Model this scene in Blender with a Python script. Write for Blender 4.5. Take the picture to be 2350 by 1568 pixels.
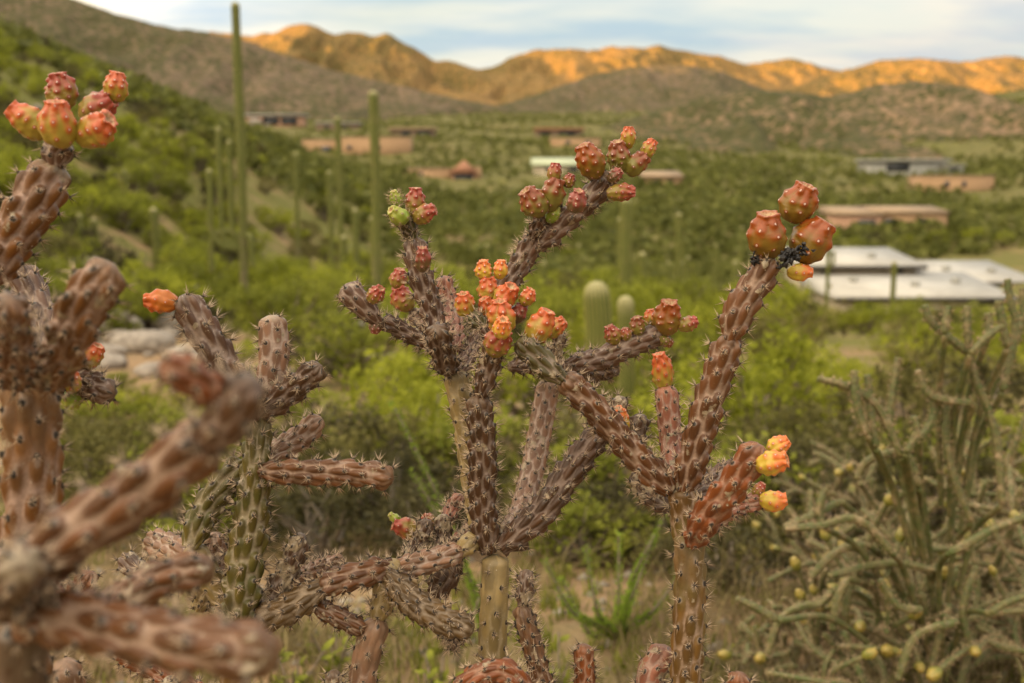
import bpy, math, random
import numpy as np
from mathutils import Vector, Euler

SC = bpy.context.scene
for o in list(bpy.data.objects):
    bpy.data.objects.remove(o)
COL = SC.collection
R = math.radians

# ------------------------------------------------------------------ camera
CAM_Z = 1.25
K = 36.0 / 35.0 / 2350.0           # tangent per unit of the 2350-wide layout grid
PITCH = math.atan((784 - 420) * K)
cam = bpy.data.cameras.new('camera')
cam.sensor_width = 36.0
cam.lens = 35.0
cam.clip_start = 0.02
cam.clip_end = 20000
cam.dof.use_dof = True
cam.dof.focus_distance = 1.10
cam.dof.aperture_fstop = 4.7
cam_o = bpy.data.objects.new('camera', cam)
cam_o.location = (0, 0, CAM_Z)
cam_o.rotation_euler = (R(90) - PITCH, 0, 0)
COL.objects.link(cam_o)
SC.camera = cam_o

# ------------------------------------------------------------------ sky and sun
SUN_EL, SUN_AZ = 3.6, 240.0        # azimuth clockwise from +Y: low, behind and to the side
sd = Vector((math.sin(R(SUN_AZ)) * math.cos(R(SUN_EL)), math.cos(R(SUN_AZ)) * math.cos(R(SUN_EL)), math.sin(R(SUN_EL))))
sun = bpy.data.lights.new('sun', 'SUN')
sun.energy = 3.6
sun.angle = R(0.5)
sun.color = (1.0, 0.53, 0.10)
sun_o = bpy.data.objects.new('sun', sun)
sun_o.rotation_euler = (-sd).to_track_quat('-Z', 'Y').to_euler()
COL.objects.link(sun_o)

world = bpy.data.worlds.new('World')
SC.world = world
world.use_nodes = True
wn, wl = world.node_tree.nodes, world.node_tree.links
wn.clear()
def wnode(t, **kw):
    n = wn.new(t)
    for k_, v_ in kw.items():
        setattr(n, k_, v_)
    return n
sky = wnode('ShaderNodeTexSky', sky_type='NISHITA', sun_disc=False)
sky.sun_elevation = R(SUN_EL)
sky.sun_rotation = R(SUN_AZ)
sky.air_density = 1.0
sky.dust_density = 0.6
sky.ozone_density = 2.0
tc = wnode('ShaderNodeTexCoord')
sep = wnode('ShaderNodeSeparateXYZ')
wl.new(tc.outputs['Generated'], sep.inputs[0])
zc = wnode('ShaderNodeMath', operation='MAXIMUM'); zc.inputs[1].default_value = 0.0
wl.new(sep.outputs[2], zc.inputs[0])
za = wnode('ShaderNodeMath', operation='ADD'); za.inputs[1].default_value = 0.16
wl.new(zc.outputs[0], za.inputs[0])
dx = wnode('ShaderNodeMath', operation='DIVIDE'); wl.new(sep.outputs[0], dx.inputs[0]); wl.new(za.outputs[0], dx.inputs[1])
dy = wnode('ShaderNodeMath', operation='DIVIDE'); wl.new(sep.outputs[1], dy.inputs[0]); wl.new(za.outputs[0], dy.inputs[1])
cmb = wnode('ShaderNodeCombineXYZ'); wl.new(dx.outputs[0], cmb.inputs[0]); wl.new(dy.outputs[0], cmb.inputs[1])
nz = wnode('ShaderNodeTexNoise'); nz.inputs['Scale'].default_value = 1.15; nz.inputs['Detail'].default_value = 7; nz.inputs['Roughness'].default_value = 0.55; nz.inputs['Distortion'].default_value = 0.5
mp = wnode('ShaderNodeMapping'); mp.inputs['Scale'].default_value = (0.8, 1.0, 1); mp.inputs['Location'].default_value = (3.1, 0.4, 0); mp.inputs['Rotation'].default_value = (0, 0, 0.35)
wl.new(cmb.outputs[0], mp.inputs[0]); wl.new(mp.outputs[0], nz.inputs['Vector'])
rp = wnode('ShaderNodeMapRange'); rp.inputs['From Min'].default_value = 0.30; rp.inputs['From Max'].default_value = 0.64
rp.inputs['To Min'].default_value = 0.50; rp.inputs['To Max'].default_value = 1.0
wl.new(nz.outputs['Fac'], rp.inputs['Value'])
# second layer: thicker grey-blue streaks within the clouds
nz2 = wnode('ShaderNodeTexNoise'); nz2.inputs['Scale'].default_value = 2.6; nz2.inputs['Detail'].default_value = 6
mp2 = wnode('ShaderNodeMapping'); mp2.inputs['Scale'].default_value = (0.55, 1.2, 1); mp2.inputs['Location'].default_value = (7.3, 2.0, 0)
wl.new(cmb.outputs[0], mp2.inputs[0]); wl.new(mp2.outputs[0], nz2.inputs['Vector'])
rp2 = wnode('ShaderNodeMapRange'); rp2.inputs['From Min'].default_value = 0.35; rp2.inputs['From Max'].default_value = 0.62
wl.new(nz2.outputs['Fac'], rp2.inputs['Value'])
ccol = wnode('ShaderNodeMix', data_type='RGBA')
ccol.inputs[6].default_value = (1.52, 1.82, 2.16, 1)
ccol.inputs[7].default_value = (2.82, 2.64, 2.28, 1)
wl.new(rp2.outputs[0], ccol.inputs[0])
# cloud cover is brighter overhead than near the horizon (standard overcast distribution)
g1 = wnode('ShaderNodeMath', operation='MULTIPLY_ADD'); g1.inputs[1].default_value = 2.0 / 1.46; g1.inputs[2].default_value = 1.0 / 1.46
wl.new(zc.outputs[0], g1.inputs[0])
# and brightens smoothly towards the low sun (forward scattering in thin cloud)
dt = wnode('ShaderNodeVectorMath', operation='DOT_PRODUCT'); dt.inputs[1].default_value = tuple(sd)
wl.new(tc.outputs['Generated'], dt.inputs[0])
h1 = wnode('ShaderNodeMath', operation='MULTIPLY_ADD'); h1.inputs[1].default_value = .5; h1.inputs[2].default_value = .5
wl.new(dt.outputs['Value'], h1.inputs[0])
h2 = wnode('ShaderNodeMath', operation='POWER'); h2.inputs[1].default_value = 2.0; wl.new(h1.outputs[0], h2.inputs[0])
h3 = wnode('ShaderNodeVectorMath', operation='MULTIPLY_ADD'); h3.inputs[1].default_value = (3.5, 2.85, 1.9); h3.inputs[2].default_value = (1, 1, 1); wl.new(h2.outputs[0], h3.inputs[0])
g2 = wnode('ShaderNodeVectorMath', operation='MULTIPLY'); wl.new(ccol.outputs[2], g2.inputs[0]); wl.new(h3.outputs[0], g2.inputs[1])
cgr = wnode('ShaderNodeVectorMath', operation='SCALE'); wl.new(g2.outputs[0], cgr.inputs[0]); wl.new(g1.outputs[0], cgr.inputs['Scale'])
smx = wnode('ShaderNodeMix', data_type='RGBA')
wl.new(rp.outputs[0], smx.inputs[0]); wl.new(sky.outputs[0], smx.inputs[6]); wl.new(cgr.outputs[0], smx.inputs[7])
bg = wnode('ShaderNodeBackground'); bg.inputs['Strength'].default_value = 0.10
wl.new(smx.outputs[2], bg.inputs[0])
wo = wnode('ShaderNodeOutputWorld'); wl.new(bg.outputs[0], wo.inputs[0])

SC.view_settings.view_transform = 'Standard'
SC.view_settings.look = 'None'
SC.view_settings.exposure = 1.92
SC.view_settings.gamma = 1.0
SC.view_settings.use_curve_mapping = False
SC.render.engine = 'CYCLES'
SC.cycles.use_denoising = True
SC.cycles.max_bounces = 6
SC.cycles.diffuse_bounces = 3
SC.cycles.glossy_bounces = 2
SC.cycles.transmission_bounces = 3
SC.cycles.transparent_max_bounces = 4
SC.cycles.caustics_reflective = False
SC.cycles.caustics_refractive = False
SC.cycles.sample_clamp_indirect = 4.0

# ------------------------------------------------------------------ helpers
rng = np.random.default_rng(11)
rnd = random.Random(5)
CA, SA = math.cos(PITCH), math.sin(PITCH)
def P(px, py, d):
    """world point at view depth d on the ray of layout grid position (px, py)"""
    x = (px - 1175) * K * d
    yc = (784 - py) * K * d
    return np.array([x, d * CA + yc * SA, CAM_Z - d * SA + yc * CA])

def _hash(ix, iy, seed):
    h = (ix.astype(np.int64) * 374761393 + iy.astype(np.int64) * 668265263 + seed * 974634777) & 0x7fffffff
    h = ((h ^ (h >> 13)) * 1274126177) & 0x7fffffff
    return ((h ^ (h >> 16)) & 0xffff) / 65535.0
def vnoise(x, y, seed=0):
    x = np.asarray(x, float); y = np.asarray(y, float)
    ix = np.floor(x); iy = np.floor(y)
    fx = x - ix; fy = y - iy
    fx = fx * fx * (3 - 2 * fx); fy = fy * fy * (3 - 2 * fy)
    a = _hash(ix, iy, seed); b = _hash(ix + 1, iy, seed); c = _hash(ix, iy + 1, seed); d = _hash(ix + 1, iy + 1, seed)
    return (a * (1 - fx) + b * fx) * (1 - fy) + (c * (1 - fx) + d * fx) * fy
def fbm(x, y, seed=0, oct=4, gain=.5):
    s = 0; a = 1; t = 0
    for i in range(oct):
        s = s + a * (vnoise(x * 2 ** i + 13.7 * i, y * 2 ** i + 5.1 * i, seed + i) - .5) * 2
        t += a; a *= gain
    return s / t
def sstep(a, b, x):
    t = np.clip((np.asarray(x, float) - a) / (b - a), 0, 1)
    return t * t * (3 - 2 * t)

def make_mesh(name, verts, quads=None, tris=None, attrs=None, smooth=True):
    me = bpy.data.meshes.new(name)
    verts = np.ascontiguousarray(verts, dtype=np.float32)
    nq = 0 if quads is None else len(quads)
    nt = 0 if tris is None else len(tris)
    li = []
    if nq: li.append(np.asarray(quads, np.int32).ravel())
    if nt: li.append(np.asarray(tris, np.int32).ravel())
    li = np.concatenate(li)
    starts = np.concatenate([np.arange(nq) * 4, nq * 4 + np.arange(nt) * 3]).astype(np.int32)
    me.vertices.add(len(verts)); me.vertices.foreach_set('co', verts.ravel())
    me.loops.add(len(li)); me.loops.foreach_set('vertex_index', li)
    me.polygons.add(nq + nt); me.polygons.foreach_set('loop_start', starts)
    if smooth:
        me.polygons.foreach_set('use_smooth', np.ones(nq + nt, dtype=bool))
    me.update(calc_edges=True)
    if attrs:
        for k_, v_ in attrs.items():
            a = me.attributes.new(k_, 'FLOAT', 'POINT')
            a.data.foreach_set('value', np.ascontiguousarray(v_, dtype=np.float32).ravel())
    return me

def link(name, me, material=None, parent=None, loc=None, **props):
    o = bpy.data.objects.new(name, me)
    COL.objects.link(o)
    if material is not None and me is not None and not me.materials:
        me.materials.append(material)
    if parent is not None:
        o.parent = parent
    if loc is not None:
        o.location = loc
    for k_, v_ in props.items():
        o[k_] = v_
    return o
def thing(name, loc, label, cat, group=None, rz=0.0):
    o = bpy.data.objects.new(name, None)
    o.empty_display_size = 0.05
    COL.objects.link(o)
    o.location = loc
    o.rotation_euler = (0, 0, rz)
    o['label'] = label; o['category'] = cat
    if group: o['group'] = group
    return o

class MB:
    """collects boxes / polys into one mesh"""
    def __init__(s): s.v = []; s.q = []; s.t = []
    def box(s, x0, x1, y0, y1, z0, z1, zt=None):
        b = len(s.v)
        zt = zt or (z1, z1)
        s.v += [(x0, y0, z0), (x1, y0, z0), (x1, y1, z0), (x0, y1, z0), (x0, y0, zt[0]), (x1, y0, zt[0]), (x1, y1, zt[1]), (x0, y1, zt[1])]
        s.q += [(b, b + 3, b + 2, b + 1), (b + 4, b + 5, b + 6, b + 7), (b, b + 1, b + 5, b + 4), (b + 1, b + 2, b + 6, b + 5), (b + 2, b + 3, b + 7, b + 6), (b + 3, b, b + 4, b + 7)]
        return s
    def pyramid(s, x0, x1, y0, y1, z0, z1):
        b = len(s.v)
        s.v += [(x0, y0, z0), (x1, y0, z0), (x1, y1, z0), (x0, y1, z0), ((x0 + x1) / 2, (y0 + y1) / 2, z1)]
        s.q += [(b, b + 3, b + 2, b + 1)]
        s.t += [(b, b + 1, b + 4), (b + 1, b + 2, b + 4), (b + 2, b + 3, b + 4), (b + 3, b, b + 4)]
        return s
    def build(s, name, m, parent):
        return link(name, make_mesh(name, np.array(s.v), s.q or None, s.t or None, smooth=False), m, parent)

# ------------------------------------------------------------------ materials
class NT:
    def __init__(s, name):
        s.m = bpy.data.materials.new(name); s.m.use_nodes = True
        s.n = s.m.node_tree.nodes; s.l = s.m.node_tree.links
        s.b = s.n['Principled BSDF']
    def new(s, t, **kw):
        n = s.n.new(t)
        for k_, v_ in kw.items(): setattr(n, k_, v_)
        return n
    def put(s, sock, v):
        if hasattr(v, 'links') or isinstance(v, bpy.types.NodeSocket): s.l.new(v, sock)
        elif isinstance(v, (tuple, list)) and len(v) == 3 and sock.type == 'RGBA': sock.default_value = (*v, 1)
        else: sock.default_value = v
    def attr(s, name): return s.new('ShaderNodeAttribute', attribute_name=name).outputs['Fac']
    def coord(s, which='Object', scale=None):
        o = s.new('ShaderNodeTexCoord').outputs[which]
        if scale is not None:
            m = s.new('ShaderNodeMapping'); m.inputs['Scale'].default_value = scale; s.l.new(o, m.inputs[0]); o = m.outputs[0]
        return o
    def pos(s): return s.new('ShaderNodeNewGeometry').outputs['Position']
    def noise(s, scale, detail=4, rough=.55, vec=None, dist=0.0):
        n = s.new('ShaderNodeTexNoise'); n.inputs['Scale'].default_value = scale; n.inputs['Detail'].default_value = detail
        n.inputs['Roughness'].default_value = rough; n.inputs['Distortion'].default_value = dist
        if vec is not None: s.l.new(vec, n.inputs['Vector'])
        return n.outputs['Fac']
    def ramp(s, v, a, b, lo=0.0, hi=1.0):
        n = s.new('ShaderNodeMapRange', interpolation_type='SMOOTHSTEP')
        n.inputs[1].default_value = a; n.inputs[2].default_value = b; n.inputs[3].default_value = lo; n.inputs[4].default_value = hi
        s.put(n.inputs[0], v); return n.outputs[0]
    def mix(s, f, a, b, mode='MIX'):
        n = s.new('ShaderNodeMix', data_type='RGBA', blend_type=mode)
        s.put(n.inputs[0], f); s.put(n.inputs[6], a); s.put(n.inputs[7], b); return n.outputs[2]
    def math(s, op, a, b=0.0):
        n = s.new('ShaderNodeMath', operation=op); s.put(n.inputs[0], a); s.put(n.inputs[1], b); return n.outputs[0]
    def out(s, col, rough=.6, spec=.3, bump=None, bstr=.3, bdist=.002):
        s.put(s.b.inputs['Base Color'], col); s.put(s.b.inputs['Roughness'], rough); s.put(s.b.inputs['Specular IOR Level'], spec)
        if bump is not None:
            n = s.new('ShaderNodeBump'); n.inputs['Strength'].default_value = bstr; n.inputs['Distance'].default_value = bdist
            s.l.new(bump, n.inputs['Height']); s.l.new(n.outputs[0], s.b.inputs['Normal'])
        return s.m

def cactus_mat(name, tub, groove, cork=(.38, .29, .19), cork_amt=.64, wax=.25, green=None, g0=.04, g1=.44):
    t = NT(name)
    p = t.pos()
    n1 = t.noise(55, 5, .6, p)
    n2 = t.noise(230, 4, .6, p)
    n3 = t.noise(24, 3, .5, p)
    tb = t.attr('tub'); rn = t.attr('rnd')
    tubc = t.mix(t.ramp(rn, 0, 1), tuple(c * .72 for c in tub), tuple(min(1, c * 1.28) for c in tub))
    if green is not None:
        tubc = t.mix(t.ramp(n3, .42, .66), tubc, green)
    tubc = t.mix(t.ramp(n1, .35, .75, 0, .45), tubc, tuple(c * .55 for c in tub))
    grv = t.mix(t.ramp(n2, .3, .7), groove, tuple(c * .72 for c in groove))
    f = t.math('ADD', tb, t.math('MULTIPLY', t.math('SUBTRACT', n2, .5), .25))
    grv = t.mix(.18, grv, tub)
    c = t.mix(t.ramp(f, g0, g1), grv, tubc)
    # waxy bloom
    c = t.mix(t.math('MULTIPLY', t.ramp(n2, .52, .78), .30 * wax), c, groove)
    # cork scars, pale and edged
    ck = t.ramp(t.math('ADD', n1, t.math('MULTIPLY', n2, .25)), cork_amt + .10, cork_amt + .16)
    ck = t.math('MAXIMUM', ck, t.math('MULTIPLY', t.attr('cork'), t.ramp(n2, .25, .6)))
    c = t.mix(ck, c, t.mix(t.ramp(n2, .3, .7), cork, tuple(x * .55 for x in cork)))
    # fine white specks
    vo = t.new('ShaderNodeTexVoronoi'); vo.inputs['Scale'].default_value = 170; t.l.new(p, vo.inputs['Vector'])
    c = t.mix(t.math('MULTIPLY', t.ramp(vo.outputs['Distance'], .13, .05), t.ramp(n1, .45, .6)), c, (.5, .42, .34))
    # areole rim and woolly centre
    ar = t.attr('areo')
    c = t.mix(t.math('MULTIPLY', t.ramp(ar, .25, .5), .35), c, (.32, .25, .20))
    c = t.mix(t.ramp(ar, .45, .7), c, (.036, .028, .022))
    rough = t.math('ADD', t.ramp(tb, 0, 1, .55, .32), t.math('MULTIPLY', n2, .12))
    return t.out(c, rough, .40, n2, .35, .0012)

CM = {
    'brown': cactus_mat('skin_brown', (.110, .040, .012), (.330, .215, .150)),
    'dark': cactus_mat('skin_dark', (.068, .029, .012), (.250, .170, .128)),
    'red': cactus_mat('skin_red', (.160, .042, .009), (.330, .175, .110)),
    'olive': cactus_mat('skin_olive', (.095, .068, .011), (.300, .235, .145), green=(.064, .059, .008)),
    'umber': cactus_mat('skin_umber', (.095, .050, .014), (.300, .218, .145)),
    'tan': cactus_mat('skin_tan', (.25, .172, .066), (.34, .255, .145), cork_amt=.68),
    'trunk': cactus_mat('skin_trunk', (.125, .060, .012), (.310, .205, .138), green=(.115, .075, .015)),
    'pale': cactus_mat('skin_pale', (.200, .100, .056), (.420, .305, .240), cork_amt=.62),
    'pink': cactus_mat('skin_pink', (.240, .088, .052), (.390, .250, .195), cork_amt=.60),
    'mauve': cactus_mat('skin_mauve', (.105, .050, .028), (.330, .238, .188)),
    'spot': cactus_mat('skin_spotted', (.125, .045, .008), (.350, .228, .172), g0=.15, g1=.55),
    'green': cactus_mat('skin_green', (.066, .049, .013), (.245, .178, .130), green=(.060, .056, .011)),
    'dry': cactus_mat('skin_dry', (.080, .041, .024), (.260, .190, .150), cork_amt=.52),
}
def spine_mat(name, dark, pale, bias):
    t = NT(name)
    r_ = t.attr('rnd'); al = t.attr('along')
    c = t.mix(t.ramp(r_, bias - .15, bias + .15), dark, pale)
    c = t.mix(t.ramp(al, .0, .35), (.038, .030, .024), c)
    return t.out(c, .6, .12)
SPM = spine_mat('spine_horn', (.085, .06, .05), (.50, .36, .24), .30)
SPG = spine_mat('spine_straw', (.34, .23, .12), (.46, .34, .21), .4)

def fruit_mat(name, base, top, tip):
    t = NT(name)
    p = t.pos()
    n1 = t.noise(60, 4, .6, p); n2 = t.noise(220, 4, .6, p)
    sl = t.attr('sl'); tb = t.attr('tub'); ar = t.attr('areo')
    f = t.math('ADD', t.math('ADD', sl, t.math('MULTIPLY', t.math('SUBTRACT', n1, .5), .7)), t.math('MULTIPLY', t.math('SUBTRACT', tb, .4), .55))
    c = t.mix(t.ramp(f, .32, .88), base, top)
    c = t.mix(t.ramp(f, 1.0, 1.35), c, tip)
    c = t.mix(t.math('MULTIPLY', t.ramp(n2, .55, .75), .25), c, tuple(x * .6 for x in top))
    c = t.mix(t.attr('cork'), c, t.mix(t.ramp(n2, .35, .6), (.50, .36, .20), (.30, .15, .07)))
    c = t.mix(t.ramp(n1, .70, .76), c, (.40, .30, .18))
    c = t.mix(t.ramp(ar, .18, .42), c, tuple(x * .75 for x in top))
    c = t.mix(t.ramp(ar, .52, .74), c, (.52, .36, .29))
    c = t.mix(t.ramp(ar, .88, .96), c, (.12, .08, .07))
    m = t.out(c, t.math('ADD', .26, t.math('MULTIPLY', n2, .22)), .38, n2, .22, .001)
    t.b.inputs['Subsurface Weight'].default_value = .05
    t.b.inputs['Subsurface Radius'].default_value = (.01, .004, .002)
    t.b.inputs['Subsurface Scale'].default_value = .4
    return m
FM = {
    'tangerine': fruit_mat('fruit_tangerine', (.42, .12, .016), (.50, .10, .016), (.54, .15, .04)),
    'pink': fruit_mat('fruit_pink', (.31, .22, .032), (.44, .085, .024), (.47, .135, .055)),
    'orange': fruit_mat('fruit_orange', (.48, .32, .040), (.58, .14, .035), (.62, .22, .07)),
    'rust': fruit_mat('fruit_rust', (.17, .095, .012), (.25, .052, .007), (.29, .082, .020)),
    'brown': fruit_mat('fruit_brown', (.165, .135, .024), (.205, .050, .018), (.25, .088, .038)),
    'rose': fruit_mat('fruit_rose', (.22, .15, .028), (.28, .048, .028), (.33, .088, .058)),
    'lime': fruit_mat('fruit_lime', (.20, .26, .03), (.30, .30, .05), (.40, .26, .08)),
    'yellow': fruit_mat('fruit_yellow', (.16, .155, .026), (.29, .215, .048), (.35, .19, .06)),
    'deep': fruit_mat('fruit_deep', (.12, .075, .03), (.24, .05, .035), (.30, .12, .07)),
}

def leaf_mat(name, a, b, trans=.35):
    t = NT(name)
    r_ = t.attr('rnd')
    oi = t.new('ShaderNodeObjectInfo').outputs['Random']
    c = t.mix(r_, a, b)
    c = t.mix(t.math('MULTIPLY', oi, .5), c, tuple(x * .6 for x in a))
    tr = t.new('ShaderNodeBsdfTranslucent'); t.put(tr.inputs[0], c)
    ms = t.new('ShaderNodeMixShader'); ms.inputs[0].default_value = trans
    t.out(c, .6, .06)
    t.l.new(t.b.outputs[0], ms.inputs[1]); t.l.new(tr.outputs[0], ms.inputs[2])
    t.l.new(ms.outputs[0], t.n['Material Output'].inputs['Surface'])
    return t.m
LM = {
    'lime': leaf_mat('leaves_lime', (.142, .156, .012), (.48, .485, .058), .45),
    'mid': leaf_mat('leaves_mid', (.104, .118, .014), (.385, .39, .062), .45),
    'olive': leaf_mat('leaves_olive', (.080, .074, .022), (.29, .25, .080), .4),
    'dark': leaf_mat('leaves_dark', (.030, .028, .012), (.12, .102, .042)),
    'fresh': leaf_mat('leaves_fresh', (.18, .27, .026), (.36, .44, .068), .45),
    'dry': leaf_mat('leaves_dry', (.12, .086, .040), (.34, .265, .12)),
    'far': leaf_mat('leaves_far', (.072, .078, .018), (.27, .265, .070), .35),
}
def plain(name, a, b, scale=8, rough=.8, spec=.2, bump=.3, bd=.02, coord='pos'):
    t = NT(name)
    p = t.pos() if coord == 'pos' else t.coord('Object')
    n1 = t.noise(scale, 6, .6, p)
    return t.out(t.mix(t.ramp(n1, .3, .7), a, b), rough, spec, n1, bump, bd)
M_BARK = plain('bark_grey', (.11, .085, .06), (.22, .175, .125), 30)
M_TWIG = plain('twig_dry', (.13, .10, .075), (.30, .23, .16), 40)
M_ROCK = plain('boulder_rock', (.16, .128, .10), (.35, .295, .24), 6, bump=.6, bd=.05)
M_ADOBE = plain('adobe_wall', (.31, .19, .105), (.38, .235, .13), 1.2)
M_ADOBE2 = plain('adobe_rose', (.36, .20, .13), (.42, .25, .16), 1.2)
M_CREAM = plain('stucco_cream', (.46, .375, .265), (.52, .43, .31), 1.0)
M_WROOF = plain('roof_white', (.36, .33, .29), (.46, .425, .375), .35, rough=.8)
M_PROOF = plain('roof_pale_green', (.36, .38, .25), (.42, .44, .29), .6)
M_GROOF = plain('roof_grey', (.28, .27, .24), (.36, .34, .30), .6)
M_RROOF = plain('roof_russet', (.24, .11, .065), (.31, .15, .085), 2)
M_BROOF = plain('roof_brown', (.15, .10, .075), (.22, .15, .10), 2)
M_TROOF = plain('roof_tan', (.27, .185, .115), (.33, .23, .145), 1)
M_PANE = plain('window_dark', (.025, .025, .028), (.04, .04, .045), 2, rough=.15, spec=.5, bump=0)
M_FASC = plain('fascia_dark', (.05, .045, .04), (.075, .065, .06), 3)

def ground_mat():
    t = NT('desert_ground')
    p = t.pos()
    big = t.noise(.035, 5, .6, p); mid = t.noise(.6, 6, .62, p); fine = t.noise(14, 6, .65, p); peb = t.noise(60, 3, .6, p)
    soil = t.mix(t.ramp(mid, .3, .7), (.33, .205, .105), (.235, .155, .090))
    soil = t.mix(t.ramp(fine, .35, .75), soil, (.16, .11, .07))
    soil = t.mix(t.math('MULTIPLY', t.ramp(peb, .58, .7), .6), soil, (.36, .28, .20))
    cover = t.mix(t.ramp(fine, .3, .7), (.10, .098, .028), (.165, .150, .046))
    g = t.math('ADD', t.math('MULTIPLY', big, .5), t.math('MULTIPLY', mid, .6))
    d0 = t.new('ShaderNodeVectorMath', operation='LENGTH'); t.l.new(p, d0.inputs[0])
    c = t.mix(t.ramp(t.math('ADD', g, t.ramp(d0.outputs['Value'], 8, 40, 0, .10)), .50, .68), soil, cover)
    # scrub tone on far slopes where single plants can no longer be told apart
    vo = t.new('ShaderNodeTexVoronoi'); vo.inputs['Scale'].default_value = .33; t.l.new(p, vo.inputs['Vector'])
    d1 = t.new('ShaderNodeVectorMath', operation='LENGTH'); t.l.new(p, d1.inputs[0])
    far = t.ramp(d1.outputs['Value'], 90, 240)
    scr = t.mix(t.noise(.15, 4, .6, p), (.085, .080, .030), (.15, .130, .052))
    sm = t.math('MULTIPLY', t.ramp(vo.outputs['Distance'], .80, .50), far)
    c = t.mix(sm, c, scr)
    return t.out(c, .95, .03, t.math('ADD', fine, t.math('MULTIPLY', peb, .4)), .6, .02)
M_GROUND = ground_mat()
def hill_mat(name, soil, soil2, scrub, scrub2, cell=.16, cov=.5):
    t = NT(name)
    p = t.pos()
    big = t.noise(.006, 6, .62, p); mid = t.noise(.045, 6, .65, p); fine = t.noise(.35, 4, .6, p)
    vo = t.new('ShaderNodeTexVoronoi'); vo.inputs['Scale'].default_value = cell; t.l.new(p, vo.inputs['Vector'])
    so = t.mix(t.ramp(mid, .3, .7), soil, soil2)
    sc = t.mix(t.ramp(fine, .3, .7), scrub, scrub2)
    m = t.ramp(t.math('ADD', vo.outputs['Distance'], t.math('MULTIPLY', t.math('SUBTRACT', big, .5), 1.2)), cov + .12, cov - .12)
    c = t.mix(m, so, sc)
    return t.out(c, .95, .05, mid, .5, 3.0)
M_HILL = hill_mat('hillside_brown', (.26, .150, .056), (.18, .105, .042), (.085, .060, .022), (.13, .098, .034))
M_HILLG = hill_mat('hillside_green', (.165, .112, .072), (.110, .078, .050), (.050, .046, .022), (.080, .070, .030), cov=.60)
M_HILLN = hill_mat('hillside_near', (.225, .145, .088), (.130, .090, .056), (.042, .042, .017), (.074, .068, .027), cell=.24, cov=.66)

# ------------------------------------------------------------------ terrain
PY = np.array([-60, -10, 0, 3, 6, 10, 15, 25, 40, 60, 100, 160, 250, 400, 700, 1200, 2000, 3500, 8000.])
PZ = np.array([8, 1.2, 0, -.18, -.62, -1.15, -1.7, -2.7, -4.1, -5.2, -7.0, -7.0, -3.2, 9, 40, 85, 120, 130, 130.])
def terrain(x, y):
    x = np.asarray(x, float); y = np.asarray(y, float)
    z = np.interp(y, PY, PZ)
    zs = (np.interp(y * .93, PY, PZ) + np.interp(y * 1.07, PY, PZ) + z) / 3
    z = zs
    # slope rising beside the valley
    side = np.maximum(0, -x - 13 - .02 * y)
    left = .66 * side + .0012 * side ** 2
    left = left * sstep(3, 30, y) * (1 - sstep(120, 360, y))
    left = 60 * (1 - np.exp(-left / 60))
    z = z + left
    # valley floor falls away to the house with the white roofs
    z = z - 8.0 * np.exp(-(((x - 42) / 42) ** 2 + ((y - 118) / 55) ** 2))
    # rising ground to the side further on
    z = z + .10 * np.maximum(0, x - 60 - .25 * y) * sstep(60, 200, y)
    dist = np.hypot(x, y)
    z = z + .05 * fbm(x * .9, y * .9, 3, 3) * sstep(1, 6, dist) + .5 * fbm(x * .12, y * .12, 9, 4) * sstep(8, 40, dist) + 4 * fbm(x * .016, y * .016, 21, 4) * sstep(80, 400, dist)
    z = z + .012 * fbm(x * 6, y * 6, 31, 2)
    return z
def tz(x, y): return float(terrain(np.array([x]), np.array([y]))[0])
def hit(px, py, dmax=900):
    """where the ray of a layout position meets the ground"""
    d = np.geomspace(1.2, dmax, 900)
    p0 = np.array([0, 0, CAM_Z]); q = P(px, py, 1.0) - p0
    pts = p0 + d[:, None] * q
    zz = terrain(pts[:, 0], pts[:, 1])
    below = np.nonzero(pts[:, 2] < zz)[0]
    i = below[0] if len(below) else len(d) - 1
    return np.array([pts[i, 0], pts[i, 1], zz[i]])
def col_at(px, Y):
    """ground point at distance Y in the column px (seen near the horizon)"""
    x = (px - 1175) * K * Y * 1.0
    return np.array([x, Y, tz(x, Y)])
def row_z(py, Y):
    """height at distance Y that shows at layout row py"""
    t = (784 - py) * K
    return CAM_Z + Y * (t * CA - SA) / (CA + t * SA)

def grid_faces(nr, nc, wrap=False):
    i = np.arange(nr - 1)[:, None]; j = np.arange(nc if wrap else nc - 1)[None, :]
    j2 = (j + 1) % nc
    return np.stack([i * nc + j, i * nc + j2, (i + 1) * nc + j2, (i + 1) * nc + j], -1).reshape(-1, 4)

ang = np.concatenate([np.linspace(-180, -42, 36, endpoint=False), np.linspace(-42, 42, 330), np.linspace(42, 180, 37)[1:-1]])
ang = np.radians(ang)
rr = np.geomspace(.25, 5200, 330)
A_, R_ = np.meshgrid(ang, rr)
X_ = R_ * np.sin(A_); Y_ = R_ * np.cos(A_)
Z_ = terrain(X_, Y_)
# keep the sheet below the mountain flanks far out
vv = np.stack([X_, Y_, Z_], -1).reshape(-1, 3)
fq = grid_faces(len(rr), len(ang), True)
cen = len(vv)
vv = np.vstack([vv, [[0, 0, tz(0, 0)]]])
ct = np.array([(cen, j, (j + 1) % len(ang)) for j in range(len(ang))])
link('ground', make_mesh('ground', vv, fq[:, ::-1], ct[:, ::-1]), M_GROUND, kind='structure')

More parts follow.
